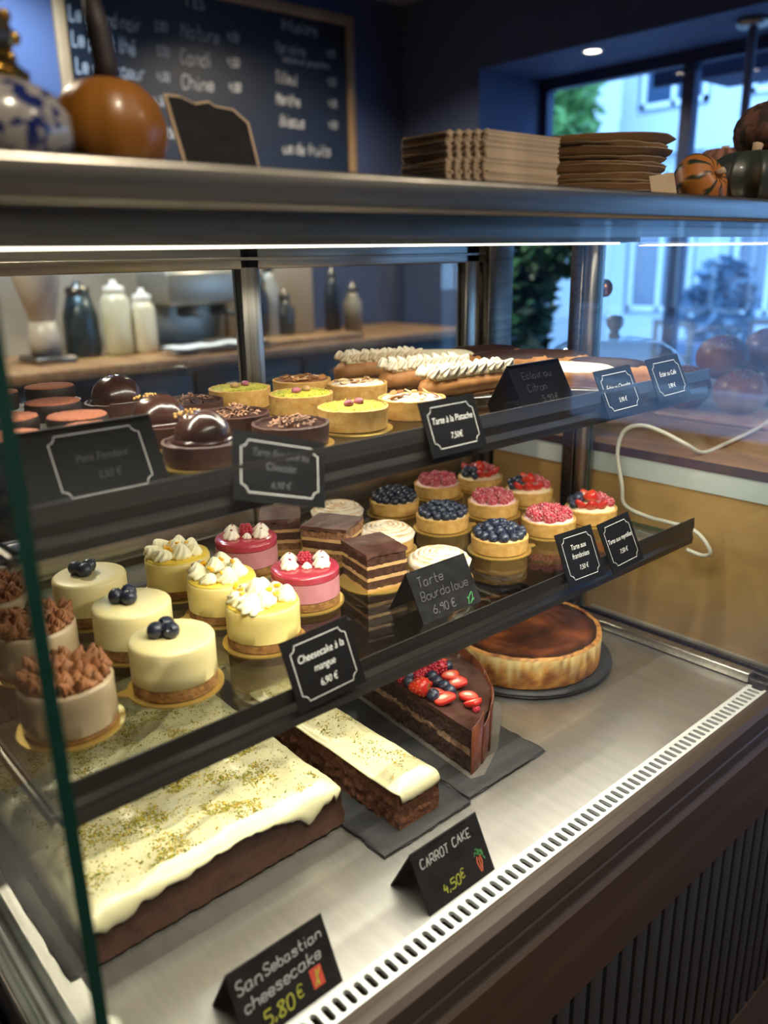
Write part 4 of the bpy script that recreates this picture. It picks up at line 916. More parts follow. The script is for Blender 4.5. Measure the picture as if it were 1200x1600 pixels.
# gold strip under the front tartlets, chocolate dome tarts
def shav_mesh(n, r, h, seed, c0='#b98a68', c1='#5f3a28', L=(.006, .014), wd=.0018):
    b = MB(); R = random.Random(seed); A, B = lin(c0), lin(c1)
    for _ in range(n):
        q = r*sqrt(R.random()); a = R.uniform(0, 6.28); px, py = q*cos(a), q*sin(a); z = h*(1-q/r)*R.random()+.001; d = R.uniform(0, 3.14); l = R.uniform(*L); cu = R.uniform(-.5, .5); u = R.random(); c = tuple(A[j]*(1-u)+B[j]*u for j in range(3))+(1,); tl = R.uniform(-.35, .35)
        ids = []
        for k in range(5):
            s = (k/4-.5)*l; ang = d+cu*k; x, y = px+s*cos(ang), py+s*sin(ang); zz = z+abs(s)*tl+.0012*sin(k*1.5)
            ids.append((b.vert(x-wd/2*sin(ang), y+wd/2*cos(ang), zz, c), b.vert(x+wd/2*sin(ang), y-wd/2*cos(ang), zz+.0008, c)))
        for (p, q_), (p2, q2) in zip(ids, ids[1:]): b.face(p, q_, q2, p2)
    return b
def dome(t, r, h_, z, m_, seed, peak=False):
    b = MB(); n = 36; prof = [(r*.93, z)] + [(r*(1-.0*k)*cos(rad(a))**(.85), z+.003+h_*sin(rad(a))) for k, a in enumerate((0, 14, 28, 42, 56, 70, 82, 89))]
    b.lathe(prof, n, lambda a, k, rr, zz: (rr*(1+.035*fbm(1.5*cos(a), 1.5*sin(a), seed+k*.15)), zz+.0012*fbm(2*cos(a)+seed, 2*sin(a), k*.4), a), cap0=False)
    b.lathe([(r*1.08, z-.001), (r*1.12, z+.0015), (r*.98, z+.0038)], n, lambda a, k, rr, zz: (rr*(1+.06*fbm(3*cos(a), 3*sin(a), seed)), zz, a), cap0=False, cap1=False)
    return obj('ganache_dome', b, m_, t)
for i, (x, y, s) in enumerate(((.376, .872, 1), (.350, .722, 1), (.3405, .622, 1))):
    t = tart('fondant_tart', '%s of the three chocolate tartlets crowned with a glossy chocolate dome' % POS3[i], x, y, ZU, .0352, .0195, 'shell_dark', 'chocolate dome tarts on the upper shelf', lbl_board='gold cake board under the %s chocolate dome tartlet' % POS3[i], fill=.8)
    filling(t, .0325, .0178, M['choc'])
    dome(t, (.027, .0265, .0245)[i], (.026, .024, .023)[i], .0185, M['choc_gloss'], i*3.1, i == 0)
    if i:
        b = MB(); Rr = random.Random(i)
        for k in range(26):
            a, q = Rr.uniform(0, 6.28), .016*sqrt(Rr.random()); b.ball(q*cos(a)-.004, q*sin(a)+.008, .0185+(.0275 if i == 1 else .0262)*sqrt(max(0, 1-(q/.030)**2))-.0005, .0014, nu=5, nv=4)
        o = obj('gold_sprinkles', b, mat('praline_bits_%d' % i, '#d9a95c', .5), t); o['kind'] = 'stuff'
for i, (x, y) in enumerate(((.432, .812), (.426, .712), (.436, .627))):
    t = tart('chocolate_tart', '%s of the three flat dark chocolate tartlets scattered with shavings' % POS3[i], x, y, ZU, .0362, .020, 'shell_dark', 'chocolate shaving tarts on the upper shelf', lbl_board='gold cake board under the %s chocolate shaving tartlet' % POS3[i], fill=.8)
    filling(t, .0335, .0172, M['choc'], .0004)
    o = obj('chocolate_shavings', shav_mesh(70 if i else 30, .021, .010, i), M['shav'], t, smooth=False, loc=(.005, .002, .0175)); o['kind'] = 'stuff'
def crumbs(n, fn, cols, seed, s=(.0006, .0013)):
    b = MB(); R = random.Random(seed); cs = [lin(c) for c in cols]
    k = 0; tries = 0
    while k < n and tries < n*30:
        tries += 1; p = fn(R)
        if p is None: continue
        k += 1; b.cur = R.choice(cs); q = R.uniform(*s)
        v = [b.vert(p[0]+q*R.uniform(-1, 1), p[1]+q*R.uniform(-1, 1), p[2]+q*R.uniform(-.2, .9)) for _ in range(4)]
        for f in ((0, 1, 2), (0, 2, 3), (0, 3, 1), (1, 3, 2)): b.face(*(v[j] for j in f))
    b.cur = (1, 1, 1, 1); return b
for i, (x, y) in enumerate(((.510, .834), (.536, .748), (.523, .640))):
    t = tart('pistachio_tart', '%s of the three tartlets with yellow-green pistachio cream' % POS3[i], x, y, ZU, .0358, .0225, 'shell', 'pistachio tarts on the upper shelf', lbl_board='gold cake board under the %s pistachio tartlet' % POS3[i], fill=.85)
    filling(t, .0335, .0222, M['pist'], .0016)
    def cf(R):
        q, a = .034*sqrt(R.random()), R.uniform(0, 6.28)
        if q < .016 and R.random() < .7: return None
        return q*cos(a), q*sin(a), .0232
    o = obj('pistachio_crumbs', crumbs(320, cf, ('#d8d24a', '#a9b33a', '#7f8f2c', '#e0cf6a'), i, (.0007, .0015)), M['crumb'], t, smooth=False); o['kind'] = 'stuff'
    for k in range(2):
        b = MB(); b.ball(0, 0, 0, .0075, .0045, .0038, 10, 7, lambda d: 1+.06*sin(d.x*9+d.y*12)); obj('almond', b, M['pink_almond'] if (k + i) % 2 or i == 2 else mat('nut_tan_%d' % i, '#b08a5c', .5), t, loc=(-.008+.015*k, .002*k-.003, .026), rot=(0, .1, .4+k))
def flakes(n, r, z, seed):
    b = MB(); R = random.Random(seed); cs = [lin(c) for c in ('#c99a62', '#8f5a34', '#e3c79a', '#b27a46')]
    for _ in range(n):
        q, a = r*sqrt(R.random()), R.uniform(0, 6.28); b.cur = R.choice(cs); px, py = q*cos(a), q*sin(a); tx, ty, d, l = R.uniform(-.5, .5), R.uniform(-.5, .5), R.uniform(0, 6.28), R.uniform(.004, .0065); top = []; bot = []
        for k in range(8):
            e = 2*pi*k/8; u, v = l*cos(e), l*.62*sin(e); X, Y = u*cos(d)-v*sin(d), u*sin(d)+v*cos(d); Z = z+.002+X*tx+Y*ty+R.uniform(0, .0004)
            top.append(b.vert(px+X, py+Y, Z+.0005)); bot.append(b.vert(px+X, py+Y, Z-.0004))
        b.face(*top); b.face(*reversed(bot)); b.bridge(bot, top)
    b.cur = (1, 1, 1, 1); return b
for i, (x, y) in enumerate(((.613, .852), (.641, .775), (.613, .648))):
    t = tart('almond_tart', ('unsugared brown tartlet of almond flakes behind the pistachio ones', 'sugar-dusted almond tartlet beside the meringue eclairs, rear one of two', 'sugar-dusted almond tartlet behind the pistachio price card, front one of two')[i], x, y, ZU, .0368, .021, 'shell', 'almond tarts on the upper shelf', board=False)
    filling(t, .0335, .020, M['sugar'] if i else mat('frangipane', '#8d5a34', .7), .002)
    o = obj('almond_flakes', flakes(34 if not i else 16, .028, .0215, 70+i), M['almond'], t, smooth=False); o['kind'] = 'stuff'
# eclairs
def eclair_body(L, w_, h_, seed=0):
    b = MB(); n = 20; rings = []
    for k in range(17):
        u = -1+2*k/16; s = max(.05, (1-abs(u)**5))**.5; ring = []
        for i in range(n):
            a = 2*pi*i/n; y = w_/2*s*cos(a); z = h_*.5*(1+sin(a)*(s if sin(a) > 0 else .5+.5*s)); z = max(z, .0) if sin(a) > 0 else max(0, h_*.5*(1+1.0*sin(a)))
            f = .0007*fbm(u*6+seed, a*2, seed); ring.append((u*L/2, y*(1+f*10), z+f))
        rings.append(b.ring(ring))
    for a, c in zip(rings, rings[1:]): b.bridge(a, c)
    b.face(*reversed(rings[0])); b.face(*rings[-1]); return b
def icing(L, w_, h_, th, seed):
    b = MB(); n = 14; rings = []
    for k in range(15):
        u = -1+2*k/14; s = max(.02, (1-abs(u)**4))**.5; ring = []
        for i in range(n+1):
            a = pi*(i/n)*.86+pi*.07; y = w_/2*s*cos(a); z = h_*.5*(1+sin(a)*s)
            ring.append(b.vert(u*L/2, y*1.03+.0006*fbm(u*5, i, seed), z+th*sin(pi*min(1, max(0, (i+.4)/(n+.8))))+.0006*fbm(u*4+seed, i*.4)))
        rings.append(ring)
    for p, q in zip(rings, rings[1:]):
        for i in range(n): b.face(p[i], q[i], q[i+1], p[i+1])
    return b
EB = mesh_of('choux_body', eclair_body(.13, .040, .028), M['eclair'])
ME = {'choc': mesh_of('chocolate_icing', icing(.124, .038, .028, .0026, 1), mat('eclair_choc', '#2e1c17', .55, spec=.2)), 'pale': mesh_of('pale_icing', icing(.124, .038, .028, .0026, 2), M['pale_icing'])}
cw, cb = lin('#b98a50'), lin('#fbf3e0')
D_MER = dmesh('meringue_shell', M['lemon_mer'], .0105, .0135, 6, .9, depth=.35, tip=(.007, 0), c0=lin('#e9d9b8'), c1=cb)
D_MERT = dmesh('meringue_shell', M['lemon_mer'], .0105, .0135, 6, .9, depth=.35, tip=(.007, 0), c0=lin('#c9a878'), c1=lin('#f2e4c8'))
def eclair(kind, x, y, z, rz, label, L=.13):
    t = thing('eclair', label, 'eclair', (x, y, z), rz, 'eclairs on the upper shelf'); s = L/.13
    inst(EB, 'choux_body', t, sc=(s, 1, 1))
    if kind in ME: inst(ME[kind], ME[kind].name.split('.')[0], t, sc=(s, 1, 1))
    else:
        b = MB(); b.rbox(-L/2+.012, L/2-.012, -.015, .015, .022, .029, .003); obj('lemon_cream', b, M['custard'], t)
        n = 9
        for k in range(n):
            for side in (-1, 1):
                inst(D_MERT if kind == 'toast' else D_MER, 'meringue_shell', t, (-L/2+.012+(L-.024)*k/(n-1), side*.0095, .0265), (0, rad(8), rad(70*side+R.uniform(-15, 15))), R.uniform(.92, 1.1))
        for k in range(n-1): inst(D_MER, 'meringue_shell', t, (-L/2+.02+(L-.04)*k/(n-2), R.uniform(-.002, .002), .031), (0, 0, R.uniform(0, 6)), .8)
    return t
eclair('toast', .765, .876, ZU+.004, rad(-22), 'rearmost lemon eclair, piped with browned meringue, near the rear glass')
eclair('white', .752, .772, ZU+.004, rad(-14), 'middle lemon eclair with white meringue piping, partly behind the front one')
eclair('white', .742, .688, ZU+.004, rad(-4), 'frontmost lemon eclair with white meringue piping, left of the plain tent card', .145)
eclair('pale', .872, .868, ZU+.004, rad(-40), 'plain pale-iced eclair lying right behind the lemon eclairs')
eclair('choc', .945, .842, ZU+.006, rad(-30), 'rearmost dark chocolate eclair, near the back corner of the upper shelf')
eclair('choc', .918, .765, ZU+.006, rad(-38), 'second dark chocolate eclair from the back, behind the plain tent card')
eclair('choc', .962, .735, ZU+.006, rad(-62), 'third dark chocolate eclair from the back, before the round steel post')
eclair('choc', .934, .612, ZU+.006, rad(-78), 'frontmost dark chocolate eclair, above the two right-hand upper cards')
eclair('pale', .868, .622, ZU+.006, rad(-72), 'pale-iced eclair on the lacy white plate, right of the plain tent card')
def oval_plate(name, label, x, y, a_, b_, rz, m_, dots=False):
    t = thing(name, label, 'plate', (x, y, ZU), rz)
    b = MB(); n = 56; st = len(b.v)
    prof = [(.80, 0), (.86, .0008), (.93, .004), (1.0, .0048), (1.0, .0056), (.92, .0050), (.84, .0026), (.02, .0026)]
    b.lathe(prof, n); b.v = [(p[0]*a_, p[1]*b_, p[2]) for p in b.v]; obj('plate_body', b, m_, t)
    if dots:
        b = MB()
        for k in range(70):
            e = 2*pi*k/70; b.ball(a_*.955*cos(e), b_*.955*sin(e), .0053, .0013, .0013, .0005, 6, 4)
        o = obj('lace_pattern', b, mat('lace_grey', '#8d8a84', .6), t); o['kind'] = 'stuff'
oval_plate('serving_plate', 'white oval plate with a lacy rim under the right-hand eclairs', .905, .69, .085, .155, rad(14), M['porcelain'], True)
oval_plate('serving_plate', 'silver-grey oval plate under the meringue eclairs', .752, .775, .098, .135, rad(8), mat('plate_silver', '#b9b6ae', .25, .8))

# ---------------------------------------------------------------- deck: slates and big cakes
def slate_rect(x0, x1, y0, y1, label, seed, th=.0055):
    P = []; R = random.Random(seed); n = 26
    for (ax, ay), (bx, by) in (((x0, y0), (x1, y0)), ((x1, y0), (x1, y1)), ((x1, y1), (x0, y1)), ((x0, y1), (x0, y0))):
        for k in range(n): P.append((ax+(bx-ax)*k/n, ay+(by-ay)*k/n))
    cx, cy = (x0+x1)/2, (y0+y1)/2; b = MB(); rings = []
    for j, (z, off) in enumerate(((0, -.001), (.0012, .0012), (.0026, .0002), (.0036, .0014), (th-.0008, -.0006), (th, -.0028))):
        ring = []
        for k, (x, y) in enumerate(P):
            f = off+.0022*fbm(x*90+seed, y*90, z*500+seed)
            dx = (1 if x > cx else -1) if abs((x-cx)/(x1-x0)) > .499 else 0; dy = (1 if y > cy else -1) if abs((y-cy)/(y1-y0)) > .499 else 0
            ring.append(b.vert(x+dx*f, y+dy*f, z))
        rings.append(ring)
    for a, c in zip(rings, rings[1:]): b.bridge(a, c)
    b.face(*reversed(rings[0])); b.face(*rings[-1]); o = obj('slate_board', b, M['slate'], angle=40, loc=(0, 0, ZD)); return tag(o, label, 'slate board', 'slate boards on the deck')
slate_rect(.425, .545, .492, .79, 'rectangular slate under the single strip of frosted carrot cake', 1)
slate_rect(.551, .678, .498, .76, 'rectangular slate under the chocolate cake slice, its ragged corner free', 2)
slate_rect(.146, .415, .562, .93, 'large slate under the big frosted carrot slab', 3, .003)
b = MB(); n = 72
b.lathe([(.119, 0), (.123, .003), (.1215, .005), (.124, .007), (.122, .0095), (.118, .0105)], n, lambda a, k, r, z: (r+.0012*fbm(9*cos(a), 9*sin(a), k*.9), z, a))
tag(obj('slate_board', b, M['slate'], angle=40, loc=(.846, .666, ZD)), 'round slate under the burnt cheesecake', 'slate board', 'slate boards on the deck')
ZS = ZD+.0055

def sponge_block(mb, x0, x1, y0, y1, z0, z1, amp, seed, res=.004, slope=0):
    """block with porous, uneven sides"""
    P = []; nx = max(2, int((x1-x0)/res)); ny = max(2, int((y1-y0)/res)); nz = max(2, int((z1-z0)/res))
    for k in range(nx): P.append((x0+(x1-x0)*k/nx, y0, 0, -1))
    for k in range(ny): P.append((x1, y0+(y1-y0)*k/ny, 1, 0))
    for k in range(nx): P.append((x1-(x1-x0)*k/nx, y1, 0, 1))
    for k in range(ny): P.append((x0, y1-(y1-y0)*k/ny, -1, 0))
    rings = []
    for j in range(nz+1):
        z = z0+(z1-z0)*j/nz; ring = []
        for x, y, nx_, ny_ in P:
            a_ = amp(x, y, nx_, ny_) if callable(amp) else amp
            f = a_*fbm(x*140+seed, y*140, z*140, 4)*1.6 - a_*.3 - slope*(z-z0)
            ring.append(mb.vert(x+nx_*f, y+ny_*f, z))
        rings.append(ring)
    for a, c in zip(rings, rings[1:]): mb.bridge(a, c)
    mb.face(*reversed(rings[0])); mb.face(*rings[-1])

def frosting(x0, x1, y0, y1, z, nx, ny, hfn, dripfn, inset=.006):
    """spread frosting: height field top, rounded rim that sags down the sides"""
    b = MB(); g = []
    for j in range(ny+1):
        row = []
        for i in range(nx+1):
            u, v = i/nx, j/ny; x = x0+(x1-x0)*u; y = y0+(y1-y0)*v
            d = min(u*(x1-x0), (1-u)*(x1-x0), v*(y1-y0), (1-v)*(y1-y0)); e = max(0, 1-d/.014)
            row.append(b.vert(x, y, z+hfn(x, y)*(1-.55*e*e)-.0022*e*e+.002))
        g.append(row)
    for j in range(ny):
        for i in range(nx): b.face(g[j][i], g[j][i+1], g[j+1][i+1], g[j+1][i])
    loop = [g[0][i] for i in range(nx)]+[g[j][nx] for j in range(ny)]+[g[ny][i] for i in range(nx, 0, -1)]+[g[j][0] for j in range(ny, 0, -1)]
    nrm = [(0, -1)]*nx+[(1, 0)]*ny+[(0, 1)]*nx+[(-1, 0)]*ny
    N2 = len(loop); nrm2 = []
    for k in range(N2):
        sx = sum(nrm[(k+q) % N2][0] for q in range(-3, 4)); sy = sum(nrm[(k+q) % N2][1] for q in range(-3, 4)); l = sqrt(sx*sx+sy*sy); nrm2.append((sx/l, sy/l))
    prev = loop
    for off, dz in ((.0020, .08), (.0042, .28), (.0054, .55), (.0054, .82), (.0040, .97), (.0010, 1.0), (-.0035, .9)):
        ring = []
        for k, vi in enumerate(loop):
            x, y, zz = b.v[vi]; D = dripfn(x, y, nrm2[k]); ring.append(b.vert(x+nrm2[k][0]*off, y+nrm2[k][1]*off, zz-D*dz))
        b.bridge(ring, prev); prev = ring
    b.f = [f for f in b.f]
    return b
# big carrot slab
sx0, sx1, sy0, sy1 = .158, .428, .556, .915
t = thing('carrot_cake', 'big carrot cake slab under thick cream frosting and pistachio crumbs, front left of the deck', 'cake', (0, 0, ZD+.003))
b = MB(); sponge_block(b, sx0, sx1, sy0, sy1, 0, .0432, .0012, 5, .005, .10); obj('sponge', b, M['sponge_side'], t, angle=60)
def hf(x, y):
    u = (x-sx0)/(sx1-sx0); v = (y-sy0)/(sy1-sy0)
    s = .0
    for (a, c, wv, amp) in ((.45, .10, .020, .0066), (.65, .26, .017, .0056), (.30, -.03, .02, .0062), (.58, .45, .018, .0052), (.50, .68, .02, .005)):
        line = v-(c+a*.42*u+.05*sin(u*5+c*20)); q = line/wv*.36
        s += amp*math.exp(-q*q)*(1 if q < 0 else math.exp(-q*2))*(.6+.5*sin(u*4+c*11))
    return s+.0045*fbm(x*14, y*14)+.0026*fbm(x*38+2*fbm(x*9, y*9), y*26)+.003
def df(x, y, n):
    s = x if abs(n[1]) > .5 else y
    base = .010+.008*fbm(s*22+n[0]*5, 1.3+n[1]*3)+.005*fbm(s*60, 7)
    if n[1] < -.5:
        base += .014*math.exp(-((x-.387)/.010)**2) + .012*math.exp(-((x-.188)/.022)**2)-.004*math.exp(-((x-.29)/.05)**2)
    if n[0] < -.5: base += .006
    return max(.003, base)
b = frosting(sx0+.004, sx1-.008, sy0+.0035, sy1-.004, .046, 110, 130, hf, df); obj('frosting', b, M['frost'], t)
def cf(R):
    x, y = R.uniform(sx0+.012, sx1-.016), R.uniform(sy0+.012, sy1-.012)
    f = fbm(x*26+3, y*26, 2, 3); band = .5+.5*sin(x*30+y*16)
    if R.random() > max(.08, min(1, (f+.02)*2.6)): return None
    return x, y, .0475+hf(x, y)+.0004
o = obj('pistachio_crumbs', crumbs(11000, cf, ('#bfa821', '#a89a1c', '#8c9426', '#66721a', '#cdb02c', '#b08a1c'), 9, (.0009, .0019)), M['crumb'], t, smooth=False); o['kind'] = 'stuff'
def cf(R):
    x, y = R.uniform(sx0+.012, sx1-.016), R.uniform(sy0+.012, sy1-.012)
    return x, y, .0475+hf(x, y)+.0004
o = obj('pistachio_dust', crumbs(2200, cf, ('#6d6a1e', '#4f5418', '#7a6f2a'), 10, (.0005, .001)), M['crumb'], t, smooth=False); o['kind'] = 'stuff'
# strip of carrot cake
t = thing('carrot_cake_slice', 'single strip of carrot cake with frosted top and crumbly cut side, on a slate', 'cake slice', (0, 0, ZS))
b = MB(); sponge_block(b, .457, .514, .506, .775, 0, .0390, lambda x, y, nx, ny: .0032 if nx < 0 else .0012, 15, .0035, .05); obj('sponge', b, M['sponge'], t, angle=70)
def hf2(x, y): return .0045+.0026*fbm(x*30, y*24, 3)+.0012*fbm(x*70, y*40)
def df2(x, y, n):
    if n[0] < -.5: return .003
    return max(.003, .007+.004*fbm(x*40+2, y*40)+(.009 if n[1] < -.5 else .003))
b = frosting(.461, .511, .510, .772, .0420, 26, 110, hf2, df2); obj('frosting', b, M['frost'], t)
def cf(R):
    x, y = R.uniform(.463, .506), R.uniform(.522, .765); f = fbm(x*40, y*30, 8)
    if R.random() > max(.10, min(1, (f+.05)*2)) : return None
    return x, y, .0438+hf2(x, y)+.0003
o = obj('pistachio_crumbs', crumbs(900, cf, ('#b09a20', '#85821e', '#5f661a', '#c09a28'), 19, (.0008, .0017)), M['crumb'], t, smooth=False); o['kind'] = 'stuff'
def cf(R): return .4535+R.gauss(0, .003), R.uniform(.60, .68), .001
o = obj('fallen_crumbs', crumbs(26, cf, ('#5a3320', '#7a4a2e'), 29, (.0008, .002)), M['crumb'], t, smooth=False); o['kind'] = 'stuff'
# chocolate cake slice
t = thing('chocolate_cake_slice', 'wedge of dark chocolate layer cake topped with strawberries, raspberries and blueberries', 'cake slice', (0, 0, ZS+.0006))
W = [(.579, .523), (.602, .529), (.626, .540), (.648, .556), (.668, .577), (.684, .601), (.694, .628), (.699, .655), (.603, .748), (.599, .735)]
def wedge(mb, z0, z1, seed, amp, grow=0, jag=0):
    P = []
    for k in range(len(W)):
        (ax, ay), (bx, by) = W[k], W[(k+1) % len(W)]; n = max(2, int(sqrt((ax-bx)**2+(ay-by)**2)/.004))
        for q in range(n): P.append((ax+(bx-ax)*q/n, ay+(by-ay)*q/n))
    cx, cy = .635, .63; rings = []; nz = max(1, int((z1-z0)/.0035))
    for j in range(nz+1):
        z = z0+(z1-z0)*j/nz; ring = []
        for x, y in P:
            l = sqrt((x-cx)**2+(y-cy)**2); f = grow+amp*fbm(x*170+seed, y*170, z*170)*1.8; dz = jag*fbm(x*90, y*90+seed) if j == 0 else 0
            ring.append(mb.vert(x+(x-cx)/l*f, y+(y-cy)/l*f, z+dz))
        rings.append(ring)
    for a, c in zip(rings, rings[1:]): mb.bridge(a, c)
    mb.face(*reversed(rings[0])); mb.face(*rings[-1])
for nm, z0, z1, m_, amp, g in (('sponge_layer', 0, .021, 'choc_sponge', .0022, 0), ('cream_layer', .021, .030, 'choc_cream', .0014, -.0012), ('sponge_layer', .030, .049, 'choc_sponge', .0022, 0)):
    b = MB(); wedge(b, z0, z1, z0*300, amp, g); obj(nm, b, M[m_], t, angle=80)
b = MB(); wedge(b, .048, .0535, 4, .0006, .0005, .0015)
gtop = obj('ganache_top', b, mat('ganache_spread', '#38231e', .30, col2='#4f3630', ns=35, bump=1.0, bs=45, bd=4, coat=.3), t, angle=60)
for k, ((ax, ay), (bx, by)) in enumerate(zip(W[:7], W[1:8])):
    if k == 0: pass
    b = MB(); L = sqrt((bx-ax)**2+(by-ay)**2)*1.18; R = random.Random(k); hh = .058+R.uniform(-.008, .009); n = 6
    fr = [b.vert(-L/2+L*i/n, -.0005-.0012*sin(pi*i/n), 0) for i in range(n+1)]; tp = [b.vert(-L/2+L*i/n, -.0016-.002*sin(pi*i/n), hh*(.92+.12*(i/n)) ) for i in range(n+1)]
    fr2 = [b.vert(-L/2+L*i/n, .0011-.0012*sin(pi*i/n), 0) for i in range(n+1)]; tp2 = [b.vert(-L/2+L*i/n, .0002-.002*sin(pi*i/n), hh*(.92+.12*(i/n))) for i in range(n+1)]
    for i in range(n): b.face(fr[i], fr[i+1], tp[i+1], tp[i]); b.face(tp2[i], tp2[i+1], fr2[i+1], fr2[i]); b.face(tp[i], tp[i+1], tp2[i+1], tp2[i])
    b.face(fr[0], tp[0], tp2[0], fr2[0]); b.face(fr2[n], tp2[n], tp[n], fr[n])
    obj('chocolate_shard', b, mat('shard_brown', '#5c3020', .3, coat=.2) if k == 0 else bpy.data.materials['shard_brown'], t, loc=((ax+bx)/2+.002*sin(atan2(by-ay, bx-ax)), (ay+by)/2-.002*cos(atan2(by-ay, bx-ax)), .0), rot=(0, 0, atan2(by-ay, bx-ax)+R.uniform(-.08, .08)))
R = random.Random(8); zt = .0535
def topat(x, y): return x, y
for x, y, rz, s, tx in ((.5985, .585, .5, .0150, -.35), (.602, .604, .2, .0145, -.15), (.618, .556, -.5, .0140, -.45), (.6245, .570, .1, .0135, -.1), (.636, .600, .3, .0145, -.3), (.644, .617, -.2, .0145, -.1), (.606, .628, .9, .0140, .1), (.655, .652, 1.2, .015, .1), (.640, .672, 2.2, .014, .2), (.618, .678, 1.5, .014, .1)):
    inst(SH, 'strawberry_half', t, (x, y, zt+.0075), (tx, R.uniform(-.25, .25), rz), s)
inst(SB, 'strawberry', t, (.5915, .613, zt+.0115), (rad(80), .3, .4), .0145)
for x, y, s in ((.5945, .596, .0078), (.6165, .590, .0072), (.6200, .6025, .0072), (.6215, .616, .0070), (.6250, .629, .0072), (.606, .648, .0072), (.632, .650, .0072), (.5965, .640, .0066), (.658, .634, .0068), (.606, .672, .0072), (.645, .655, .0066)):
    inst(BB, 'blueberry', t, (x, y, zt+s*.85), (R.uniform(-1, 1), R.uniform(-1, 1), 0), s)
for x, y, s in ((.648, .638, .0092), (.634, .638, .0090), (.626, .644, .0085), (.614, .642, .0085), (.612, .545, .0045), (.630, .664, .009), (.600, .655, .0085), (.648, .668, .009)):
    inst(RB, 'raspberry', t, (x, y, zt+s*.75), (pi+R.uniform(-.8, .8), R.uniform(-.8, .8), 0), s)
b = MB(); pts = [(.572, .515), (.588, .510), (.640, .535), (.706, .585), (.716, .60), (.70, .66), (.61, .752), (.594, .744)]
b.prism(pts, 0, .0005); tag(obj('baking_paper', b, mat('greaseproof', '#57534e', .35, spec=.4), smooth=False, loc=(0, 0, ZS)), 'piece of translucent greaseproof paper under the chocolate wedge', 'paper')
# burnt cheesecake
t = thing('burnt_cheesecake', 'whole round burnt cheesecake with dark caramelised top and blistered golden side', 'cheesecake', (.836, .659, ZD+.0105))
b = MB(); n = 120; rr0 = .1085
Cd, Cg, Cy, Cb = lin('#8a4f22'), lin('#d79a4a'), lin('#f2dc9a'), lin('#4a2511')
def mixc(a, b_, u): u = max(0, min(1, u)); return tuple(a[j]*(1-u)+b_[j]*u for j in range(3))+(1,)
prof = [(.1025, 0), (.105, .0015)]+[(.1055+.0022*sin(k/10*2.2), .002+.040*k/10) for k in range(11)]+[(.1070, .0445), (.1052, .0462), (.1025, .0462), (.1005, .0450)]
def cfn(a, k, r, z):
    u = .5+.9*fbm(9*cos(a), 9*sin(a), z*70, 4); st = fbm(26*cos(a), 26*sin(a), z*14)
    c = mixc(Cg, Cd, u*1.25-.15); hz = z/.045
    c = mixc(c, Cy, (hz-.55)*1.6+st*.9+.1)
    if z < .004: c = mixc(c, Cg, .7)
    if z > .0435: c = mixc(mixc(Cg, Cd, .5+st), Cb, (z-.0435)*300*.5)
    return c
b.lathe(prof, n, lambda a, k, r, z: (r+.0017*fbm(14*cos(a), 14*sin(a), z*26)*(1 if k > 1 else 0)-.0012*max(0, sin(a*17+2*sin(a*3)))**8, z+(.0012*fbm(8*cos(a), 8*sin(a)) if k > 11 else 0), a), cap1=False, cfn=cfn)
obj('cheesecake_side', b, M['burnt_side'], t)
b = MB(); rings = []
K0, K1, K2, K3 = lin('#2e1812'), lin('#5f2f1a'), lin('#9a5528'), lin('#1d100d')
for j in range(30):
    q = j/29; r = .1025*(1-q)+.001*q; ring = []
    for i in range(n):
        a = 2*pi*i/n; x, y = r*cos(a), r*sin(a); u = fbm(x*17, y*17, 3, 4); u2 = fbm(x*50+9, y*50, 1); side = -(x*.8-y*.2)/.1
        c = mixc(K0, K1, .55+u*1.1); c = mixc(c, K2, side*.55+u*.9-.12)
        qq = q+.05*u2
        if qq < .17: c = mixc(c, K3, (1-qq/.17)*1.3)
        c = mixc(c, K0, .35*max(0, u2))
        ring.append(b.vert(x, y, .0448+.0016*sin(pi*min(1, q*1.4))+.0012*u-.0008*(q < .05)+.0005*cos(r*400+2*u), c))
    rings.append(ring)
for a, c in zip(rings, rings[1:]): b.bridge(a, c)
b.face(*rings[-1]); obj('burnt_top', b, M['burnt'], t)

# ---------------------------------------------------------------- on the steel top
R = random.Random(12)
# stack of pleated cardboard trays
def tray_mesh(seed):
    b = MB(); L, Wd, ch = .140, .098, .024; P = []
    def seg(p, q, n, pleat):
        l = sqrt((q[0]-p[0])**2+(q[1]-p[1])**2); nx, ny = (q[1]-p[1])/l, -(q[0]-p[0])/l
        for k in range(n):
            u = k/n; o_ = pleat*sin(u*2*pi*4.5)*.0010 if pleat else 0; P.append((p[0]+(q[0]-p[0])*u+nx*o_, p[1]+(q[1]-p[1])*u+ny*o_, .0008*sin(u*2*pi*4.5) if pleat else 0))
    x, y = L/2, Wd/2
    c = [(-x+ch, -y), (x-ch, -y), (x, -y+ch), (x, y-ch), (x-ch, y), (-x+ch, y), (-x, y-ch), (-x, -y+ch)]
    for k in range(8): seg(c[k], c[(k+1) % 8], 4 if k % 2 == 0 else 30, k % 2)
    rb = [b.vert(p[0]*.90, p[1]*.88, 0) for p in P]; rt_ = [b.vert(p[0], p[1], .011+p[2]) for p in P]; ro = [b.vert(p[0]*1.008, p[1]*1.012, .0112+p[2]) for p in P]; rl = [b.vert(p[0]*1.008, p[1]*1.012, .0100+p[2]) for p in P]; ru = [b.vert(p[0]*.905, p[1]*.885, -.0004) for p in P]
    b.face(*rb); b.bridge(rb, rt_); b.bridge(rt_, ro); b.bridge(ro, rl); b.bridge(rl, ru); b.face(*reversed(ru)); return mesh_of('cardboard_tray', b, M['tray_card'], 50)
TR = tray_mesh(0)
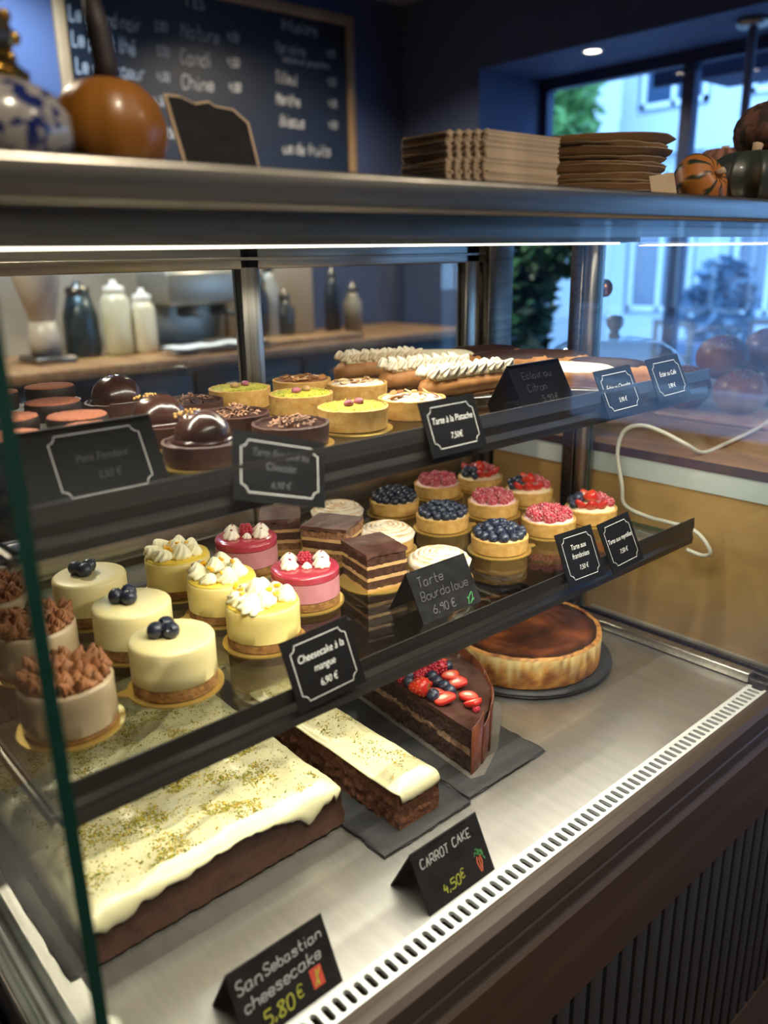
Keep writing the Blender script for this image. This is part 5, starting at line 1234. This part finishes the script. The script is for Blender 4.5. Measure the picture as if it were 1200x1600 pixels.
for k in range(26):
    o = bpy.data.objects.new('cardboard_tray', TR); COL.objects.link(o); o.location = (.590+R.uniform(-.0012, .0012), .532+R.uniform(-.0012, .0012), ZT+.0006+k*.00152); o.rotation_euler = (0, 0, rad(R.uniform(-.7, .7)))
    tag(o, ('topmost' if k == 25 else 'lowest' if k == 0 else 'one')+' grey-brown pleated cardboard tray '+('' if k in (0, 25) else 'inside the middle ')+'of the rectangular stack', 'cardboard tray', 'stack of rectangular cardboard trays')
def plate_mesh(seed, n=12, lift=1.0):
    b = MB(); R = random.Random(seed); rings = []
    for r, z in ((.080, 0), (.094, .0045), (.107, .0095), (.1075, .0105), (.106, .0106), (.093, .0056), (.079, .0010)):
        ring = []
        for i in range(n*4):
            a = 2*pi*i/(n*4); f = cos(pi/n)/cos(((a+seed) % (2*pi/n))-pi/n); wv = fbm(2*cos(a), 2*sin(a), seed)
            ring.append(b.vert(r*f*cos(a), r*f*sin(a), (z+.0014*wv*(r-.08)/.03)*lift))
        rings.append(ring)
    for p, q in zip(rings, rings[1:]): b.bridge(p, q)
    b.face(*reversed(rings[0])); b.face(*rings[-1]); return mesh_of('paper_plate', b, M['kraft'], 30)
zs = [0, .0052, .0094, .0140, .0205, .0240, .0290, .0350, .0395, .0475]
for k, z in enumerate(zs):
    o = bpy.data.objects.new('paper_plate', plate_mesh(k*1.7+.3, 18 if k < 9 else 8)); COL.objects.link(o); o.location = (.784+R.uniform(-.004, .004)+(.006 if k == 9 else 0), .562+R.uniform(-.003, .003), ZT+.001+z*1.12); o.rotation_euler = (R.uniform(-.015, .015), R.uniform(-.015, .015), R.uniform(0, 6)); s = R.uniform(.80, .84) if k < 9 else .88; o.scale = (s, s, 1)
    if k == 9: tag(o, 'bent kraft paper plate lying on top of the round stack', 'paper plate', 'stack of kraft paper plates')
    else: tag(o, '%s kraft paper plate from the bottom of the round stack' % ('lowest', 'second', 'third', 'fourth', 'fifth', 'sixth', 'seventh', 'eighth', 'ninth')[k], 'paper plate', 'stack of kraft paper plates')
t = thing('kraft_tag', 'small kraft paper tag standing between the plates and the squashes', 'tag', (.768, .452, ZT))
b = MB(); b.box(-.013, .013, -.0006, .0006, -.0, .025); o = obj('tag_panel', b, M['kraft'], t, smooth=False, rot=(rad(-12), rad(-8), rad(-30)))
# orange pumpkin
t = thing('ceramic_pumpkin', 'glossy orange pumpkin with a long dark stem on the steel top', 'pumpkin', (.258, .560, ZT))
b = MB(); n = 60; prof = [(.004, .003), (.020, .0), (.031, .010), (.0365, .026), (.0365, .038), (.032, .052), (.022, .062), (.010, .0655), (.003, .063)]
b.lathe(prof, n, lambda a, k, r, z: (r*(1-.025*(1-abs(cos(5*a)))**2), z, a)); b.xform(Matrix.Diagonal((1.0, 1.0, 1.02, 1))); obj('body', b, mat('pumpkin_orange', '#96601c', .36, 0, '#875218', 12, 3, .3, .7, .05, 40, coat=.15), t)
b = MB(); b.tube([(0, 0, .060), (.001, -.002, .075), (-.001, 0, .095), (-.004, 0, .112)], [.0105, .0078, .0078, .0055], 9); obj('stem', b, mat('pumpkin_stem', '#241a1a', .6), t)
# chalk sign
t = thing('chalk_sign', 'small blank black sign with kraft-coloured wavy edge, right of the pumpkin', 'sign', (.327, .540, ZT))
b = MB(); pts = [(-.034, -.045), (.031, -.045), (.033, .018), (.022, .029), (.006, .0305), (.001, .034), (-.012, .031), (-.024, .036), (-.036, .036)]
b2 = [(x*.93, y*.94) for x, y in pts]
b.prism(pts, -.002, 0); o = obj('sign_edge', b, M['kraft'], t, smooth=False); b = MB(); b.prism(b2, -.0004, .0004); p = obj('sign_face', b, M['slateboard'], o, smooth=False)
o.matrix_local = Matrix.Translation((0, 0, .0325)) @ Matrix.Rotation(rad(-4), 4, 'Z') @ Matrix.Rotation(rad(66), 4, 'X') @ Matrix.Scale(.88, 4)
# porcelain pot with a brass clock
t = thing('porcelain_pot', 'blue and white porcelain pot with a brass ornament, beside the orange pumpkin', 'pot', (.170, .512, ZT))
pm = mat('blue_white_glaze', '#9a958f', .22, 0, '#17225a', 75, 3, .49, .53, coat=.3)
b = MB(); b.lathe([(.026, 0), (.034, .006), (.040, .018), (.039, .032), (.032, .043), (.022, .048), (.018, .050)], 40); obj('body', b, pm, t)
br = mat('old_brass', '#b08a3c', .25, .95, '#7d5c24', 60, 3, .4, .6)
b = MB(); b.lathe([(.020, .049), (.021, .053), (.017, .056), (.013, .060)], 30); b.ball(0, 0, .072, .0155, .010, .0155, 20, 12)
for k in range(9): a = 2*pi*k/9; b.ball(.016*cos(a), 0, .072+.016*sin(a), .0038, nu=6, nv=5)
o = obj('brass_ornament', b, br, t); b = MB(); b.lathe([(.0105, 0), (.0105, .001), (.001, .0012)], 20); b.xform(Matrix.Translation((0, -.0105, .072)) @ Matrix.Rotation(rad(90), 4, 'X')); obj('dial', b, mat('clock_dial', '#3a3022', .3), o)
b = MB(); b.tube([(.004, 0, .088), (.014, 0, .094), (.017, 0, .104), (.010, 0, .112), (.0, 0, .109)], .0022, 8); b.ball(-.008, 0, .096, .008, nu=12, nv=8); obj('glass_finial', b, mat('finial_glass', '#b9c3c9', .08, .6), t)
# squashes
t = thing('striped_squash', 'small orange squash with dark green stripes, left of the dark pumpkin', 'squash', (1.018, .553, ZT))
def stripes(name, c0, c1, n_, wob=2.0, th=.25):
    m = mat(name, c0, .4); nt = m.node_tree; N = nt.nodes; L = nt.links
    at = N.new('ShaderNodeAttribute'); at.attribute_name = 'Col'; L.new(at.outputs['Color'], N['Principled BSDF'].inputs['Base Color']); return m
def squash(mb, r, h, lobes, depth, axis_pts, cfn, n=72, k_=16):
    prof = []
    for k in range(k_+1):
        u = pi*k/k_; prof.append((max(.001, r*sin(u)**.85), h/2-h/2*cos(u)))
    mb.lathe(prof, n, lambda a, k, rr, z: (rr*(1-depth*(.5-.5*cos(lobes*a))**.5), z-(.12*h*max(0, 1-rr/(r*.45)) if z > h*.5 else 0), a), cfn=cfn)
so, sg = lin('#a3692a'), lin('#20281c')
def c1(a, k, r, z):
    u = .5+.5*cos(9*a); sp = fbm(14*cos(a), 14*sin(a), z*110); return sg if u+sp*.55 > .80 else mixc(so, lin('#a05a22'), .5+sp)
b = MB(); squash(b, .038, .056, 9, .05, None, c1); b.xform(Matrix.Translation((0, 0, .031)) @ Matrix.Rotation(rad(62), 4, 'X') @ Matrix.Rotation(rad(20), 4, 'Z') @ Matrix.Translation((0, 0, -.028))); obj('rind', b, mat('striped_rind', '#ffffff', .4, vcol=True), t)
b = MB(); b.tube([(0, -.02, .040), (.0, -.03, .046)], [.005, .004], 6); obj('stem', b, M['kraft'], t)
t = thing('dark_pumpkin', 'deeply ribbed dark green pumpkin at the right edge of the steel top', 'pumpkin', (1.118, .535, ZT))
do, dg = lin('#7d4e26'), lin('#2a3029')
def c2(a, k, r, z): return mixc(dg, do, (.45-z/.075)*1.4+.9*fbm(3*cos(a), 3*sin(a), z*20)+.05)
b = MB(); squash(b, .064, .076, 10, .16, None, c2, 100, 18); obj('rind', b, mat('dark_rind', '#ffffff', .45, vcol=True, coat=.1), t)
b = MB(); b.tube([(0, 0, .062), (.002, 0, .074), (.005, 0, .082)], [.008, .006, .007], 7); obj('stem', b, M['kraft'], t)
t = thing('warty_gourd', 'round rough brown gourd lying on top of the dark pumpkin', 'gourd', (1.165, .545, ZT+.066))
b = MB(); b.ball(0, 0, .034, .041, .041, .037, 44, 30, lambda d: 1+.05*noise.noise(d*9)+.035*noise.noise(d*22)); obj('rind', b, mat('warty_rind', '#6d4636', .7, 0, '#2e1c16', 60, 5, .42, .58, .6, 110), t)
b = MB(); b.tube([(0, 0, .068), (.003, 0, .078)], [.005, .004], 6); obj('stem', b, M['kraft'], t)
t = thing('pale_gourd', 'pinkish brown gourd with fine stripes behind the striped squash', 'gourd', (1.262, .650, ZT))
pk, pb = lin('#9a6a58'), lin('#4e2f28')
def c3(a, k, r, z): return mixc(pk, pb, .5+1.4*sin(16*a)*.5+fbm(6*cos(a), 6*sin(a), z*60))
b = MB(); squash(b, .055, .100, 8, .07, None, c3, 80, 14); obj('rind', b, mat('pale_rind', '#ffffff', .6, vcol=True), t)
b = MB(); b.tube([(0, 0, .084), (.0, 0, .10)], [.007, .006], 6); obj('stem', b, M['kraft'], t)

# ---------------------------------------------------------------- on the right-hand counter
ZC = 1.178
t = thing('bread_board', 'pale board under the pile of brioche buns', 'board', (1.50, .66, ZC))
b = MB(); b.rbox(-.19, .19, -.10, .10, 0, .008, .003); obj('board', b, mat('board_pink', '#a98678', .5), t)
bm_ = mat('brioche_crust', '#8a5034', .4, 0, '#b07450', 25, 5, .45, .75, .3, 60, coat=.15)
def bun_mesh(seed):
    b = MB(); b.ball(0, 0, .034, .046, .046, .040, 28, 18, lambda d: (1+.035*noise.noise(d*2+Vector((seed, 0, 0))))*(1 if d.z > -.5 else .96)); return mesh_of('bun_crust', b, bm_)
for k, (x, y, z, lab) in enumerate(((1.398, .650, .008, 'brown brioche bun at the front left of the pile'), (1.388, .747, .008, 'brown brioche bun at the rear left of the pile, nearest the dome'), (1.425, .700, .062, 'brown brioche bun lying on top of the left half of the pile'), (1.500, .628, .008, 'brown brioche bun in the front middle of the pile'), (1.562, .706, .008, 'brown brioche bun at the rear right of the pile'), (1.525, .662, .070, 'brown brioche bun on top of the right half of the pile'))):
    t = thing('brioche_bun', lab, 'bun', (x, y, ZC+z), k, 'brioche buns on the side counter'); inst(bun_mesh(k*3.3), 'bun_crust', t)
    b = MB(); R = random.Random(k)
    for q in range(40):
        a, e = R.uniform(0, 6.28), R.uniform(.7, 1.5); b.ball(.046*cos(e)*cos(a), .046*cos(e)*sin(a), .034+.040*sin(e), .0014, nu=4, nv=3)
    o = obj('sugar_grains', b, M['paper'], t); o['kind'] = 'stuff'
t = thing('cake_dome', 'glass cake dome with a knob on a low stand, on the right-hand counter', 'cake dome', (1.44, .935, ZC))
b = MB(); b.lathe([(.06, 0), (.055, .004), (.03, .010), (.03, .020), (.15, .024), (.158, .030), (.15, .031), (.01, .030)], 48); obj('stand', b, M['porcelain'], t)
def dome_prof(r, h, z): return [(r, z)]+[(r*cos(rad(a))**.55, z+.01+h*sin(rad(a))) for a in (5, 20, 35, 50, 62, 74, 83, 88)]
b = MB(); b.lathe(dome_prof(.142, .075, .031)+[(.012, .117)], 48, cap0=False, cap1=True); obj('dome', b, glass('dome_glass', (.90, .93, .95, 1), .20), t)
b = MB(); b.lathe([(.010, .115), (.012, .122), (.008, .128), (.016, .140), (.018, .150), (.012, .158), (.002, .160)], 20); obj('knob', b, mat('knob_glass', '#c3ccd2', .1, .5), t)
b = MB(); b.lathe([(.1425, .031), (.1455, .034), (.1425, .038)], 48, cap0=False, cap1=False); obj('dome_rim', b, mat('rim_glass', '#dfe8ee', .1, .4), t)
# power cable
def smooth_path(P, n=10):
    P = [Vector(p) for p in P]; o_ = []
    for i in range(len(P)-1):
        a, b_, c, d = P[max(i-1, 0)], P[i], P[i+1], P[min(i+2, len(P)-1)]
        for k in range(n):
            u = k/n; o_.append(.5*((2*b_)+(c-a)*u+(2*a-5*b_+4*c-d)*u*u+(3*b_-a-3*c+d)*u**3))
    return o_+[P[-1]]
b = MB(); b.tube(smooth_path([(1.62, .66, 1.192), (1.45, .595, 1.192), (1.30, .565, 1.187), (1.17, .556, 1.182), (1.10, .555, 1.1805), (1.066, .562, 1.196), (1.050, .590, 1.212), (1.048, .625, 1.218), (1.046, .652, 1.206), (1.045, .660, 1.172), (1.044, .648, 1.125), (1.044, .640, 1.095), (1.044, .60, 1.0855), (1.042, .57, 1.0855), (1.040, .525, 1.083), (1.040, .500, 1.060), (1.041, .510, 1.050), (1.042, .535, 1.052)], 8), .0030, 8)
tag(obj('power_cable', b, mat('cable_white', '#d8d2c6', .4)), 'white cable looping down from the right-hand counter beside the case', 'cable')
